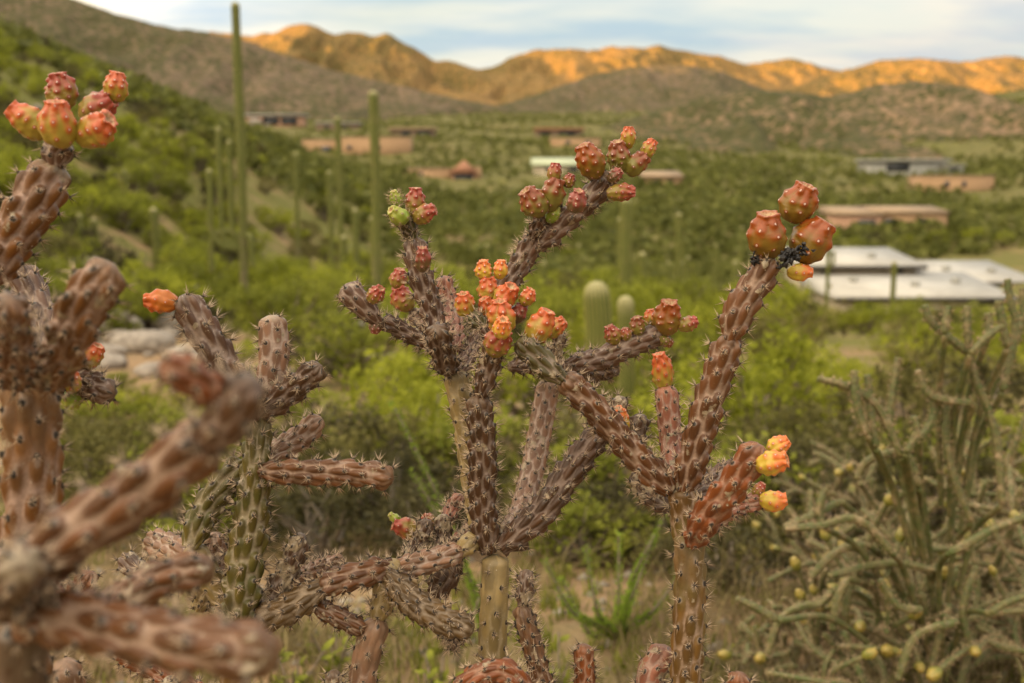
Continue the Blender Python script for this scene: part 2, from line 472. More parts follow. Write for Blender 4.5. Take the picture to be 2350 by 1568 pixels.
def ridge(name, pts, Y0, mat, front, back, zbase, amp, seed, label=None, ext=(2.0, 2.0)):
    """a range of hills: crest through layout positions pts at distance Y0, flanks falling to zbase"""
    pts = sorted(pts)
    px = np.array([p[0] for p in pts], float); py = np.array([p[1] for p in pts], float)
    cx = (px - 1175) * K * Y0 / CA; czv = np.array([row_z(p, Y0) for p in py])
    n = 300
    x = np.linspace(cx[0], cx[-1], n)
    cz = np.interp(x, cx, czv)
    ker = np.ones(7) / 7
    cz = np.convolve(np.pad(cz, 3, mode='edge'), ker, 'valid')
    cz = cz + amp * .09 * fbm(x / (Y0 * .012), x * 0 + seed, seed, 4)
    s = np.concatenate([-np.geomspace(front, front * .01, 70), [0], np.geomspace(back * .02, back, 24)])
    Xg, Sg = np.meshgrid(x, s)
    C = np.interp(Xg, x, cz)
    zb = zbase
    f = np.where(Sg < 0, 1 - np.abs(Sg) / front, 1 - np.abs(Sg) / back)
    f = np.clip(f, 0, 1)
    f = f ** 1.25
    Zg = zb + (C - zb) * f
    gul = np.abs(fbm(Xg / (Y0 * .035) + .3 * fbm(Xg / (Y0 * .05), Sg / (Y0 * .05), seed + 3), Sg / (Y0 * .10), seed, 5))
    mask = sstep(0, .10, np.abs(Sg) / front) * (1 - sstep(.93, 1.0, np.abs(Sg) / front))
    Zg = Zg - amp * (gul * 1.6 - .15) * mask
    Zg = Zg + amp * .12 * fbm(Xg / (Y0 * .008), Sg / (Y0 * .008), seed + 9, 3) * mask
    Yg = Y0 + Sg + amp * .6 * fbm(Xg / (Y0 * .05), Sg * 0 + 3, seed + 5, 3)
    v = np.stack([Xg, Yg, Zg], -1).reshape(-1, 3)
    link(name, make_mesh(name, v, grid_faces(len(s), n)), mat, kind='structure')

# crest lines read off the photograph, each at its own distance
ridge('mountain', [(-900, -420), (-400, -300), (-100, -150), (130, -40), (240, 5), (330, 38), (420, 62), (500, 74), (590, 92), (660, 122), (780, 160), (900, 190), (1050, 228), (1250, 262), (1500, 300)],
      1150, M_HILLG, 620, 700, 8, 16, 2)
ridge('mountain', [(200, 120), (440, 92), (520, 72), (600, 84), (660, 76), (690, 62), (720, 58), (750, 64), (775, 78), (810, 72), (845, 76), (872, 84), (885, 76), (905, 72), (930, 92), (960, 108), (985, 128), (1000, 140), (1030, 138), (1065, 148), (1100, 160), (1180, 190), (1400, 230)],
      2300, M_HILL, 900, 1200, 60, 50, 5)
ridge('mountain', [(800, 230), (1000, 190), (1095, 160), (1140, 150), (1180, 128), (1220, 116), (1265, 113), (1310, 118), (1350, 113), (1395, 106), (1450, 110), (1490, 104), (1550, 113), (1590, 118), (1640, 132), (1690, 148), (1720, 142), (1780, 134), (1830, 142), (1870, 155), (1900, 165), (1960, 190), (2100, 220)],
      2500, M_HILL, 900, 1200, 70, 54, 8)
ridge('mountain', [(1600, 300), (1720, 230), (1800, 196), (1870, 172), (1940, 150), (1990, 138), (2060, 134), (2130, 138), (2180, 144), (2230, 132), (2260, 127), (2300, 132), (2350, 150), (2450, 130), (2700, 90), (3200, 60)],
      1900, M_HILL, 800, 1000, 45, 34, 11)
ridge('hill', [(900, 300), (1080, 262), (1200, 225), (1300, 190), (1370, 168), (1430, 155), (1500, 150), (1570, 152), (1640, 165), (1700, 190), (1760, 215), (1850, 240), (2000, 280)],
      1500, M_HILLG, 600, 600, 40, 18, 14)
ridge('hill', [(1180, 380), (1350, 300), (1500, 252), (1600, 222), (1700, 208), (1790, 210), (1870, 222), (1920, 212), (1980, 194), (2050, 187), (2110, 190), (2180, 202), (2260, 228), (2350, 258), (2500, 270), (2800, 230), (3200, 220)],
      640, M_HILLN, 330, 400, -4, 9, 17)
# the range on the sunset side, whose shade lies over the valley
def west_range():
    d = np.array([math.sin(R(SUN_AZ)), math.cos(R(SUN_AZ))]); q = np.array([d[1], -d[0]])
    u = np.linspace(-5200, 4200, 150); s = np.linspace(-1500, 1500, 40)
    U, S = np.meshgrid(u, s)
    H = 392 + 46 * sstep(1500, 1950, U) + 70 * fbm(U / 520, U * 0 + 2, 40, 5) + 30 * fbm(U / 140, U * 0 + 7, 41, 3)
    Z = -60 + (H + 60) * (1 - np.abs(S) / 1500) ** 1.1 + 14 * fbm(U / 160, S / 160, 44, 4) * sstep(0, 200, np.abs(S))
    c = d * 2000
    v = np.stack([c[0] + U * q[0] + S * d[0], c[1] + U * q[1] + S * d[1], Z], -1).reshape(-1, 3)
    link('mountain', make_mesh('mountain', v, grid_faces(len(s), len(u))[:, ::-1]), M_HILLG, kind='structure')
west_range()

# ------------------------------------------------------------------ tube builder shared by all cactus parts
def catmull(pts, n):
    pts = np.asarray(pts, float)
    if len(pts) == 2:
        pts = np.array([pts[0], (pts[0] + pts[1]) / 2, pts[1]])
    e = np.vstack([2 * pts[0] - pts[1], pts, 2 * pts[-1] - pts[-2]])
    out = []
    m = 24
    for i in range(1, len(e) - 2):
        t = np.linspace(0, 1, m, endpoint=False)[:, None]
        a, b, c, d = e[i - 1], e[i], e[i + 1], e[i + 2]
        out.append(.5 * ((2 * b) + (-a + c) * t + (2 * a - 5 * b + 4 * c - d) * t ** 2 + (-a + 3 * b - 3 * c + d) * t ** 3))
    out.append(pts[-1:])
    c = np.vstack(out)
    L = np.concatenate([[0], np.cumsum(np.linalg.norm(np.diff(c, axis=0), axis=1))])
    s = np.linspace(0, L[-1], n)
    return np.stack([np.interp(s, L, c[:, k]) for k in range(3)], -1), L[-1]
def frames(path):
    T = np.gradient(path, axis=0)
    T /= np.linalg.norm(T, axis=1)[:, None] + 1e-12
    ref = np.array([0.0, -1.0, 0.15])
    if abs(T[0] @ ref) > .9: ref = np.array([1.0, 0, .1])
    N = np.zeros_like(T)
    n = ref - T[0] * (ref @ T[0]); n /= np.linalg.norm(n)
    for i in range(len(T)):
        n = n - T[i] * (n @ T[i]); n /= np.linalg.norm(n) + 1e-12
        N[i] = n
    return T, N, np.cross(T, N)

def spines_mesh(areoles, r_, count, lens, rad, pad=.0013, upw=.35):
    """areoles: list of (pos, normal, up, size). one mesh of thin pyramids and woolly pads"""
    Pp = np.array([a[0] for a in areoles]); Nn = np.array([a[1] for a in areoles]); Up = np.array([a[2] for a in areoles])
    Sd = np.cross(Nn, Up)
    k = r_.integers(max(2, count - 3), count + 3, len(areoles))
    id_ = np.repeat(np.arange(len(areoles)), k); n = len(id_)
    a = r_.uniform(0, 2 * math.pi, (n, 1)); spread = r_.uniform(.25, 1.25, (n, 1))
    d = Nn[id_] + spread * (np.cos(a) * Sd[id_] + np.sin(a) * Up[id_]) + upw * Up[id_] * r_.uniform(-.6, 1, (n, 1))
    d /= np.linalg.norm(d, axis=1, keepdims=True)
    L = lens * r_.uniform(.45, 1.15, (n, 1))
    e1 = np.cross(d, np.array([.31, .77, .55])); e1 /= np.linalg.norm(e1, axis=1, keepdims=True) + 1e-9
    e2 = np.cross(d, e1); q = Pp[id_] - Nn[id_] * .0004
    V = np.stack([q + e1 * rad, q + (-.5 * e1 + .87 * e2) * rad, q + (-.5 * e1 - .87 * e2) * rad, q + d * L], 1).reshape(-1, 3)
    F_ = (np.arange(n)[:, None, None] * 4 + np.array([(0, 1, 3), (1, 2, 3), (2, 0, 3)])[None]).reshape(-1, 3)
    rn = np.repeat(r_.uniform(0, 1, n), 4); al = np.tile([0, 0, 0, 1.0], n)
    if pad > 0:
        m = 6; th = 2 * math.pi * np.arange(m) / m
        ring = Pp[:, None] + pad * (np.cos(th)[None, :, None] * Sd[:, None] + 1.3 * np.sin(th)[None, :, None] * Up[:, None]) - Nn[:, None] * pad * .25
        pv = np.concatenate([ring, (Pp + Nn * pad * .55)[:, None]], 1)
        b = len(V)
        tri = np.array([(j, (j + 1) % m, m) for j in range(m)])
        F_ = np.vstack([F_, (b + np.arange(len(Pp))[:, None, None] * (m + 1) + tri[None]).reshape(-1, 3)])
        V = np.vstack([V, pv.reshape(-1, 3)])
        rn = np.concatenate([rn, np.full(len(Pp) * (m + 1), .2)]); al = np.concatenate([al, np.zeros(len(Pp) * (m + 1))])
    return make_mesh('spines', V, None, F_, dict(rnd=rn, along=al), smooth=False)

def tuber_surface(path_pts, rfun, L_hint, n=8, pitch=.022, H=.2, seed=0, nu=56, ds=.0016, twist=.5, elong=True, jit=1.0, step=3, origin=None, areole_at=.34, awid=.0022, tip_cork=0.0, rowmax=170):
    r_ = np.random.default_rng(seed)
    nv = int(np.clip(L_hint / ds, 14, rowmax))
    path, L = catmull(path_pts, nv)
    t = np.linspace(0, 1, nv)
    # denser sampling near both ends
    T, N, B = frames(path)
    s = t * L
    rad = rfun(s, L)
    th = np.linspace(0, 2 * math.pi, nu, endpoint=False)
    S, TH = np.meshgrid(s, th, indexing='ij')
    RAD = rad[:, None] * np.ones_like(TH)
    # slow unevenness
    ph = r_.uniform(0, 6.28, 4)
    RAD = RAD * (1 + .045 * np.sin(S / L * 6 + ph[0] + TH) + .035 * np.sin(2 * TH + ph[1] + S / L * 3))
    rmean = float(np.median(rad))
    f = np.zeros_like(S); ar = np.zeros_like(S); rn = np.full_like(S, .5)
    w = math.pi / n
    areoles = []
    for i in range(n):
        off = ((i * step) % n) / n
        jmax = int(L / pitch) + 2
        jit_p = r_.normal(0, .10 * w * jit, jmax + 3); jit_s = r_.normal(0, .07 * pitch * jit, jmax + 3)
        hh = r_.uniform(.82, 1.08, jmax + 3); rr_ = r_.uniform(0, 1, jmax + 3)
        J = np.floor(S / pitch - off + .5).astype(int)
        for dj in (0, -1):
            j = J + dj
            jj = np.clip(j + 1, 0, jmax + 2)
            sc = (j + off) * pitch + jit_s[jj]
            phi = 2 * w * i + twist * sc / .1 + jit_p[jj]
            da = (TH - phi + math.pi) % (2 * math.pi) - math.pi
            b = (S - sc) / pitch
            if elong:
                wid = 1.06 * (1 - .40 * np.clip(np.abs(b - .05) / .6, 0, 1) ** 1.5)
                a = da / (w * wid)
                along = sstep(-.68, -.18, b) * (.46 + .54 * sstep(-.35, .30, b)) * (1 - sstep(.36, .60, b))
                g = np.clip(1 - np.abs(a) ** 2.1, 0, 1) ** .78 * along * hh[jj]
            else:
                a = da / (w * 1.02)
                rib = np.clip(1 - a * a, 0, 1) ** .8
                g = (rib * .40 + .60 * np.exp(-(b / .27) ** 2 - (a / .62) ** 2)) * hh[jj]
            upd = g > f
            f = np.where(upd, g, f); rn = np.where(upd, rr_[jj], rn)
            ba = areole_at if elong else .06
            dd = (da * rmean) ** 2 + ((b - ba) * pitch) ** 2
            ar = np.maximum(ar, np.exp(-dd / (awid ** 2)))
        for j in range(-1, jmax):
            sc = (j + off) * pitch + jit_s[j + 1] + (areole_at if elong else .06) * pitch
            if 0.02 * L < sc < .99 * L:
                areoles.append((sc, (2 * w * i + twist * (sc - (areole_at if elong else .06) * pitch) / .1 + jit_p[j + 1]) % (2 * math.pi)))
    end = np.clip(RAD / (rmean + 1e-9), 0, 1)
    Hs = H if elong else H * (1 + 1.3 * sstep(.55, .95, S / L))
    RAD2 = RAD * (1 - Hs * (1 - f))
    pos = path[:, None, :] + RAD2[..., None] * (np.cos(TH)[..., None] * N[:, None, :] + np.sin(TH)[..., None] * B[:, None, :])
    # areole frames
    al = []
    for (sc, phi) in areoles:
        k = min(nv - 1, int(round(sc / L * (nv - 1))))
        u = int(round(phi / (2 * math.pi) * nu)) % nu
        if rad[k] < .25 * rmean: continue
        nn = math.cos(phi) * N[k] + math.sin(phi) * B[k]
        up = T[k]
        nn = nn + .25 * up; nn /= np.linalg.norm(nn)
        al.append((pos[k, u], nn, up, 1.0))
    v = pos.reshape(-1, 3)
    fq = grid_faces(nv, nu, True)
    c0 = len(v); v = np.vstack([v, path[:1], path[-1:]])
    j = np.arange(nu); j2 = (j + 1) % nu
    tr = np.vstack([np.stack([np.full(nu, c0), j2, j], -1), np.stack([np.full(nu, c0 + 1), (nv - 1) * nu + j, (nv - 1) * nu + j2], -1)])
    ext = lambda a, e0, e1: np.concatenate([a.ravel(), [e0, e1]])
    cork = np.clip(tip_cork * sstep(.90, 1.0, S / L), 0, 1)
    fc = np.maximum(f, .55 * sstep(.90, .97, S / L)) if elong else f
    attrs = dict(tub=ext(fc, 0, .5), areo=ext(ar, 0, 0), sl=ext(S / L, 0, 1), rnd=ext(rn, .5, .5), cork=ext(cork, 0, tip_cork))
    if origin is not None:
        v = v - origin
        al = [(p - origin, nn, up, sz) for (p, nn, up, sz) in al]
    return v, fq, tr, attrs, al

# ------------------------------------------------------------------ cane cholla plants
SEED = [100]
def joint(plant, pts, diam, style='brown', depth=None, H=.36, club=0.0, n=9, pitch=None, tipk=.75, basek=.60, sp=8, spl=.0095, tip_cork=.25, name='joint', taper=0.0, nu=56, ds=.0016, label=None, twist=None):
    """pts: (px, py, depth); diam in layout units at the first depth"""
    SEED[0] += 1
    d0 = sum(p[2] for p in pts) / len(pts)
    Rm = diam * K * d0 / 2
    wp = np.array([P(*p) for p in pts])
    L = float(np.sum(np.linalg.norm(np.diff(wp, axis=0), axis=1)))
    r_ = np.random.default_rng(SEED[0] * 7)
    wob = r_.normal(0, 1, (len(wp), 3)) * Rm * .08; wob[0] = 0
    wp = wp + wob
    if len(wp) == 2:
        wp = np.array([wp[0], (wp[0] + wp[1]) / 2 + r_.normal(0, 1, 3) * Rm * .12, wp[1]])
    def rf(s, L_):
        base = basek + (1 - basek) * sstep(0, min(1.3 * Rm, .4 * L_), s)
        tl = min(tipk * Rm, .35 * L_)
        x = np.clip((s - (L_ - tl)) / tl, 0, 1)
        tip = np.sqrt(np.clip(1 - x * x, 0.0, 1)) * .80 + .20 * (1 - x ** 6)
        tip = np.maximum(tip, .30)
        body = 1 + club * (s / L_ - .5) * 2 * .5 - taper * (s / L_ - .5)
        body = body * (1 + .045 * np.sin(s / L_ * math.pi))
        return Rm * base * tip * body
    if pitch is None:
        pitch = float(np.clip(Rm * 1.35, .011, .030))
    else:
        pitch = pitch * 1.15
    o = plant['o'] if isinstance(plant, dict) else plant
    org = np.array(o.location)
    tw = twist if twist is not None else (.55 if SEED[0] % 2 else .35)
    v, fq, tr, at, al = tuber_surface(wp, rf, L, n=n, pitch=pitch, H=H, seed=SEED[0], nu=nu, ds=ds, origin=org, tip_cork=tip_cork, twist=tw, jit=1.5, step=4 if n == 9 else 3, awid=min(.0044 if name == 'trunk' else .0030, Rm * .2))
    jo = link(name, make_mesh(name, v, fq, tr, at), CM[style], o)
    if label: jo['label'] = label
    if sp > 0 and al:
        so = link('spines', spines_mesh(al, np.random.default_rng(SEED[0] + 5000), int(sp * 1.35) + 1, spl * 1.25, .00048, pad=.0026 if name == 'trunk' else .0017), SPM, jo)
        so['kind'] = 'stuff'
    return jo

def fruit(plant, px, py, diam, angle, depth, colour='pink', tilt=.25, lr=1.15, spiny=0, n=7, rows=3.6, H=.19, cup=.16, name='fruit'):
    """angle: direction of the crown in the picture plane (90 = up); tilt: turn towards the viewer"""
    SEED[0] += 1
    r_ = np.random.default_rng(SEED[0] * 3)
    Rm = diam * K * depth / 2
    lr = lr * r_.uniform(.92, 1.1); rows = rows * r_.uniform(.85, 1.15); n = int(r_.integers(6, 9)); H = H * r_.uniform(.8, 1.25); angle = angle + r_.uniform(-7, 7)
    L = 2 * Rm * lr * 1.08
    c = P(px, py, depth)
    a = R(angle)
    d = np.array([math.cos(a), -tilt, math.sin(a)]); d /= np.linalg.norm(d)
    p0 = c - d * L * .54
    # outer body, rim, then down into the cup: path runs up, radius closes, top verts pushed in
    def rf(s, L_):
        x = s / L_
        body = np.sin(np.clip(x * 1.02 + .055, 0, 1) ** .80 * math.pi * .80) ** .72
        top = 1 - sstep(.90, 1.0, x) * .06
        return Rm * np.clip(body, .12, 1) * top * (1.02)
    nv = 46; nu = 52
    path_pts = [p0, p0 + d * L * .5 + r_.normal(0, 1, 3) * Rm * .07, p0 + d * L]
    o = plant['o'] if isinstance(plant, dict) else plant
    org = np.array(o.location)
    v, fq, tr, at, al = tuber_surface(path_pts, rf, L, n=n, pitch=L / rows, H=H, seed=SEED[0], nu=nu, ds=L / nv, elong=False, twist=.3 * .1 / L, origin=org, jit=1.25, step=3 if n != 6 else 1, awid=max(.0012, Rm * .092))
    # cup: extra rings going inwards
    nvr = int(np.clip(L / (L / nv), 14, 170))
    ring = v[(nvr - 1) * nu:nvr * nu]
    cen = ring.mean(0)
    base_n = len(v)
    newv = []; prev = (nvr - 1) * nu
    keep = tr[:nu]
    quads = [fq]
    add_at = {k_: [] for k_ in at}
    for q, (rs, dp) in enumerate(((.84, .03), (.70, -.02), (.55, -.35), (.34, -.75), (.12, -.90))):
        rv = cen + (ring - cen) * rs + d * dp * cup * 2 * Rm
        idx = base_n + q * nu
        newv.append(rv)
        j = np.arange(nu); j2 = (j + 1) % nu
        quads.append(np.stack([prev + j, prev + j2, idx + j2, idx + j], -1))
        prev = idx
        for k_ in add_at:
            add_at[k_].append(np.full(nu, {'tub': .3, 'areo': 0, 'sl': 1.0, 'rnd': .5, 'cork': (.1, .4, .85, 1, 1)[q]}[k_]))
    v2 = np.vstack([v] + newv + [[cen - d * .9 * cup * 2 * Rm]])
    j = np.arange(nu); j2 = (j + 1) % nu
    captri = np.stack([prev + j, prev + j2, np.full(nu, len(v2) - 1)], -1)
    at2 = {k_: np.concatenate([at[k_]] + add_at[k_] + [[{'cork': 1.0, 'sl': 1.0}.get(k_, 0)]]) for k_ in at}
    me = make_mesh(name, v2, np.vstack(quads), np.vstack([keep, captri]), at2)
    fo = link(name, me, FM[colour], o)
    if spiny and al:
        so = link('spines', spines_mesh(al, np.random.default_rng(SEED[0] + 9000), spiny, .0075, .00022, pad=0), SPG, fo)
        so['kind'] = 'stuff'
    return fo

def plant(label, px, depth, group=None):
    x = (px - 1175) * K * depth
    y = depth * CA
    return thing('cane_cholla', (x, y, tz(x, y) - .02), label, 'cactus', group)
def ground_pt(px, depth):
    """layout row of the ground under a plant, to root trunks out of the frame"""
    x = (px - 1175) * K * depth
    # solve along camera down direction: approximate by many rows
    rows = np.linspace(1200, 6000, 2400)
    pts = np.array([P(px, r_, depth) for r_ in rows])
    zz = terrain(pts[:, 0], pts[:, 1])
    k = np.nonzero(pts[:, 2] < zz)[0]
    return (px, rows[k[0]] if len(k) else 4000, depth)

F = 1.10
def chain(pl, joints_):
    for j in joints_:
        joint(pl, **j) if isinstance(j, dict) else joint(pl, *j[:3], **(j[3] if len(j) > 3 else {}))

# --- centre plant
D = plant('cane cholla with a smooth tan trunk and a crown of pink and orange fruit', 1128, F)
gx = ground_pt(1122, F)
joint(D, [gx, (1118, 2400, F), (1120, 1900, F), (1126, 1568, F), (1131, 1275, F)], 70, 'tan', H=.11, pitch=.024, n=7, basek=1.2, tipk=.35, ds=.003, taper=.12, name='trunk', sp=9, spl=.0085)
chain(D, [
    ([(1120, 1268, 1.10), (1107, 1150, 1.09), (1103, 1030, 1.075), (1101, 910, 1.065)], 68, 'dark', dict(sp=10)),
    ([(1102, 916, 1.065), (1118, 862, 1.06), (1136, 782, 1.05)], 58, 'dark', dict(sp=9)),
    ([(1148, 1262, 1.10), (1235, 1172, 1.11), (1310, 1080, 1.13), (1382, 985, 1.15)], 72, 'dark', dict(sp=10)),
    ([(1385, 990, 1.15), (1405, 955, 1.15), (1432, 912, 1.14)], 47, 'dry', dict(sp=12)),
    ([(1462, 1035, 1.16), (1462, 1000, 1.16), (1468, 955, 1.15)], 52, 'dry', dict(sp=12)),
    ([(1440, 1075, 1.17), (1455, 1050, 1.17), (1463, 1025, 1.16)], 40, 'dark', dict(sp=9)),
    ([(1165, 1235, 1.14), (1200, 1170, 1.22), (1232, 1040, 1.27), (1264, 872, 1.29)], 58, 'pale', dict(H=.12)),
    ([(1118, 1262, 1.13), (1092, 1130, 1.14), (1070, 990, 1.14), (1044, 848, 1.13)], 64, 'tan', dict(H=.20, pitch=.024)),
    ([(1030, 858, 1.13), (1016, 812, 1.10), (1000, 752, 1.065)], 64, 'dark', dict(sp=10)),
    ([(992, 792, 1.12), (930, 760, 1.11), (872, 733, 1.10)], 46, 'dark', dict(pitch=.017)),
    ([(876, 748, 1.10), (832, 704, 1.09), (786, 655, 1.09)], 54, 'mauve', dict(club=.75, H=.16, tipk=.95, basek=.5, sp=5)),
    ([(1014, 800, 1.13), (990, 710, 1.13), (966, 620, 1.12), (947, 548, 1.12)], 63, 'mauve', dict(sp=9)),
    ([(948, 556, 1.12), (937, 522, 1.12), (926, 488, 1.11)], 46, 'green', dict(sp=7, H=.16)),
    ([(1044, 800, 1.16), (1033, 710, 1.22), (1018, 630, 1.23)], 50, 'pink', dict()),
    ([(1052, 856, 1.14), (1075, 805, 1.18), (1106, 752, 1.20)], 46, 'mauve', dict()),
    ([(1100, 772, 1.20), (1148, 676, 1.20), (1192, 604, 1.20), (1224, 546, 1.19)], 58, 'mauve', dict(sp=8)),
    ([(1234, 566, 1.19), (1298, 508, 1.18), (1362, 446, 1.17), (1410, 396, 1.16)], 64, 'mauve', dict(sp=9)),
    ([(1220, 550, 1.19), (1234, 520, 1.18), (1248, 490, 1.17)], 42, 'dark', dict(sp=6)),
    ([(1003, 768, 1.22), (975, 742, 1.28), (942, 718, 1.30)], 48, 'mauve', dict()),
    ([(1170, 842, 1.22), (1230, 836, 1.24), (1300, 842, 1.25)], 44, 'mauve', dict(sp=5)),
    ([(1268, 828, 1.22), (1278, 798, 1.22), (1288, 764, 1.21)], 36, 'dry', dict(sp=10)),
    ([(1298, 842, 1.25), (1370, 828, 1.25), (1450, 795, 1.25), (1538, 762, 1.25)], 60, 'mauve', dict(sp=7, pitch=.017)),
    ([(1310, 848, 1.28), (1360, 856, 1.30), (1420, 846, 1.31)], 50, 'dark', dict(sp=12)),
])
for a in [
    (908, 455, 30, 105, 1.10, 'lime', .2, 1.1, 7), (914, 492, 46, 150, 1.09, 'lime', .7, 1.0, 8), (951, 463, 50, 80, 1.11, 'rose', .1, 1.2, 0), (978, 494, 48, 30, 1.10, 'rose', .15, 1.1, 0),
    (969, 594, 42, 85, 1.075, 'deep', .35, 1.35, 3),
    (864, 676, 44, 55, 1.07, 'rose', .55, 1.0, 0), (862, 752, 32, 250, 1.10, 'deep', .1, .9, 0),
    (914, 638, 44, 75, 1.28, 'rose', .2, 1.0, 0), (925, 684, 56, 110, 1.28, 'rose', .2, 1.0, 0),
    (1222, 464, 68, 120, 1.15, 'brown', .35, 1.03, 0), (1270, 445, 64, 75, 1.16, 'brown', .15, 1.05, 0), (1274, 395, 37, 88, 1.16, 'rose', .1, 1.1, 0), (1305, 413, 32, 60, 1.16, 'rose', .2, 1.0, 0),
    (1321, 459, 50, 70, 1.11, 'deep', .6, 1.05, 0), (1268, 490, 36, 60, 1.17, 'lime', .2, 1.0, 2),
    (1355, 367, 70, 115, 1.14, 'rust', .25, 1.05, 0), (1418, 358, 62, 95, 1.16, 'brown', .2, 1.05, 0), (1463, 376, 54, 45, 1.16, 'brown', .15, 1.05, 0), (1442, 314, 41, 90, 1.16, 'pink', .1, 1.1, 0),
    (1490, 341, 39, 62, 1.16, 'pink', .1, 1.1, 0), (1428, 443, 44, 5, 1.14, 'rose', .1, 1.3, 0), (1412, 402, 34, 30, 1.14, 'deep', .3, 1.0, 3),
    (1110, 619, 44, 95, 1.09, 'orange', .2, 1.05, 0), (1148, 617, 37, 85, 1.09, 'orange', .2, 1.05, 0), (1122, 664, 54, 92, 1.09, 'pink', .15, 1.05, 0), (1160, 678, 60, 60, 1.07, 'pink', .5, 1.0, 0),
    (1210, 680, 42, 65, 1.07, 'pink', .25, 1.0, 0), (1067, 697, 52, 92, 1.07, 'pink', .45, 1.05, 0), (1120, 706, 48, 120, 1.08, 'pink', .4, 1.0, 3),
    (1148, 724, 74, 95, 1.05, 'pink', .4, .95, 0), (1188, 718, 46, 60, 1.08, 'deep', .3, 1.0, 4), (1239, 747, 70, 62, 1.05, 'pink', .15, 1.08, 0), (1277, 752, 50, 40, 1.09, 'pink', .1, 1.05, 0),
    (1152, 752, 48, 85, 1.005, 'orange', .75, 1.05, 0), (1146, 786, 68, 60, 1.03, 'rose', .6, 1.0, 0),
    (1405, 768, 42, 110, 1.24, 'rose', .1, 1.0, 0), (1437, 766, 30, 95, 1.24, 'rose', .1, 1.0, 0), (1465, 747, 40, 100, 1.24, 'brown', .2, 1.0, 0), (1493, 728, 36, 100, 1.26, 'pink', .1, 1.0, 0),
    (1534, 728, 70, 85, 1.23, 'rust', .25, 1.05, 0), (1581, 744, 39, 25, 1.23, 'rose', .1, 1.1, 0), (1530, 782, 30, 330, 1.24, 'brown', .1, 1.0, 0),
    (1424, 962, 44, 100, 1.10, 'orange', .3, 1.3, 0),
]:
    fruit(D, a[0], a[1], a[2], a[3], a[4], a[5], tilt=a[6], lr=a[7], spiny=a[8])

# --- right plant
E = plant('tall cane cholla with big rust red fruit on a thick reddish arm', 1575, 1.06)
gx = ground_pt(1566, 1.06)
joint(E, [gx, (1566, 2400, 1.06), (1570, 1900, 1.06), (1574, 1568, 1.06), (1580, 1380, 1.06), (1580, 1228, 1.06)], 80, 'trunk', H=.22, pitch=.026, n=8, basek=1.2, tipk=.4, ds=.0026, name='trunk', sp=9, spl=.011)
chain(E, [
    ([(1577, 1240, 1.065), (1570, 1180, 1.07), (1565, 1118, 1.07)], 70, 'trunk', dict(H=.12, basek=.9, tipk=.4, sp=6, n=8)),
    ([(1568, 1128, 1.065), (1588, 1035, 1.06), (1630, 905, 1.05), (1674, 774, 1.04)], 80, 'brown', dict(sp=8, pitch=.023, n=8)),
    ([(1672, 782, 1.04), (1706, 705, 1.035), (1742, 640, 1.03), (1768, 588, 1.03)], 78, 'brown', dict(sp=6, pitch=.025, tip_cork=1.0, n=8)),
    ([(1538, 1128, 1.065), (1472, 1056, 1.06), (1386, 962, 1.05), (1292, 868, 1.04)], 72, 'brown', dict(sp=9, pitch=.021)),
    ([(1292, 874, 1.04), (1240, 832, 1.04), (1184, 780, 1.04)], 62, 'green', dict(sp=8, pitch=.021)),
    ([(1112, 752, 1.06), (1098, 738, 1.065), (1080, 722, 1.07)], 40, 'green', dict(sp=6)),
    ([(1140, 790, 1.05), (1125, 768, 1.055), (1110, 748, 1.06)], 38, 'dark', dict(sp=6)),
    ([(1545, 1168, 1.10), (1495, 1140, 1.13), (1450, 1086, 1.15)], 52, 'dry', dict(sp=9)),
    ([(1550, 1110, 1.10), (1535, 1010, 1.12), (1532, 884, 1.12)], 54, 'pink', dict(H=.11, sp=5, basek=.8)),
    ([(1590, 1248, 1.04), (1626, 1185, 1.01), (1684, 1105, .985), (1748, 1022, .97)], 82, 'red', dict(sp=6, pitch=.022, n=8)),
    ([(1582, 1140, 1.10), (1630, 1105, 1.13), (1688, 1066, 1.15)], 52, 'mauve', dict(sp=7)),
    ([(1630, 1205, 1.06), (1690, 1170, 1.07), (1748, 1148, 1.07)], 46, 'pink', dict(sp=6)),
    ([(1578, 1750, 1.10), (1490, 1580, 1.10), (1530, 1486, 1.10)], 64, 'pink', dict(sp=7, H=.14)),
    ([(1600, 1800, 1.02), (1680, 1640, 1.0), (1697, 1544, .99)], 58, 'red', dict(sp=8)),
])
for a in [
    (1764, 537, 94, 98, 1.02, 'rust', .25, 1.12, 0), (1862, 548, 98, 55, 1.03, 'rust', .2, 1.08, 0), (1834, 464, 90, 75, 1.03, 'rust', .25, .98, 0), (1838, 626, 44, 5, 1.03, 'orange', .1, 1.15, 0),
    (1518, 852, 54, 98, 1.12, 'pink', .15, 1.55, 2), (1788, 1022, 48, 40, .985, 'orange', .2, 1.0, 0), (1774, 1062, 64, 25, .96, 'orange', .55, 1.05, 0),
    (1777, 1147, 54, 10, 1.06, 'orange', .2, 1.0, 0), (1742, 1124, 30, 70, 1.07, 'rose', .1, 1.3, 0),
]:
    fruit(E, a[0], a[1], a[2], a[3], a[4], a[5], tilt=a[6], lr=a[7], spiny=a[8], H=.16 if a[2] > 80 else .19)

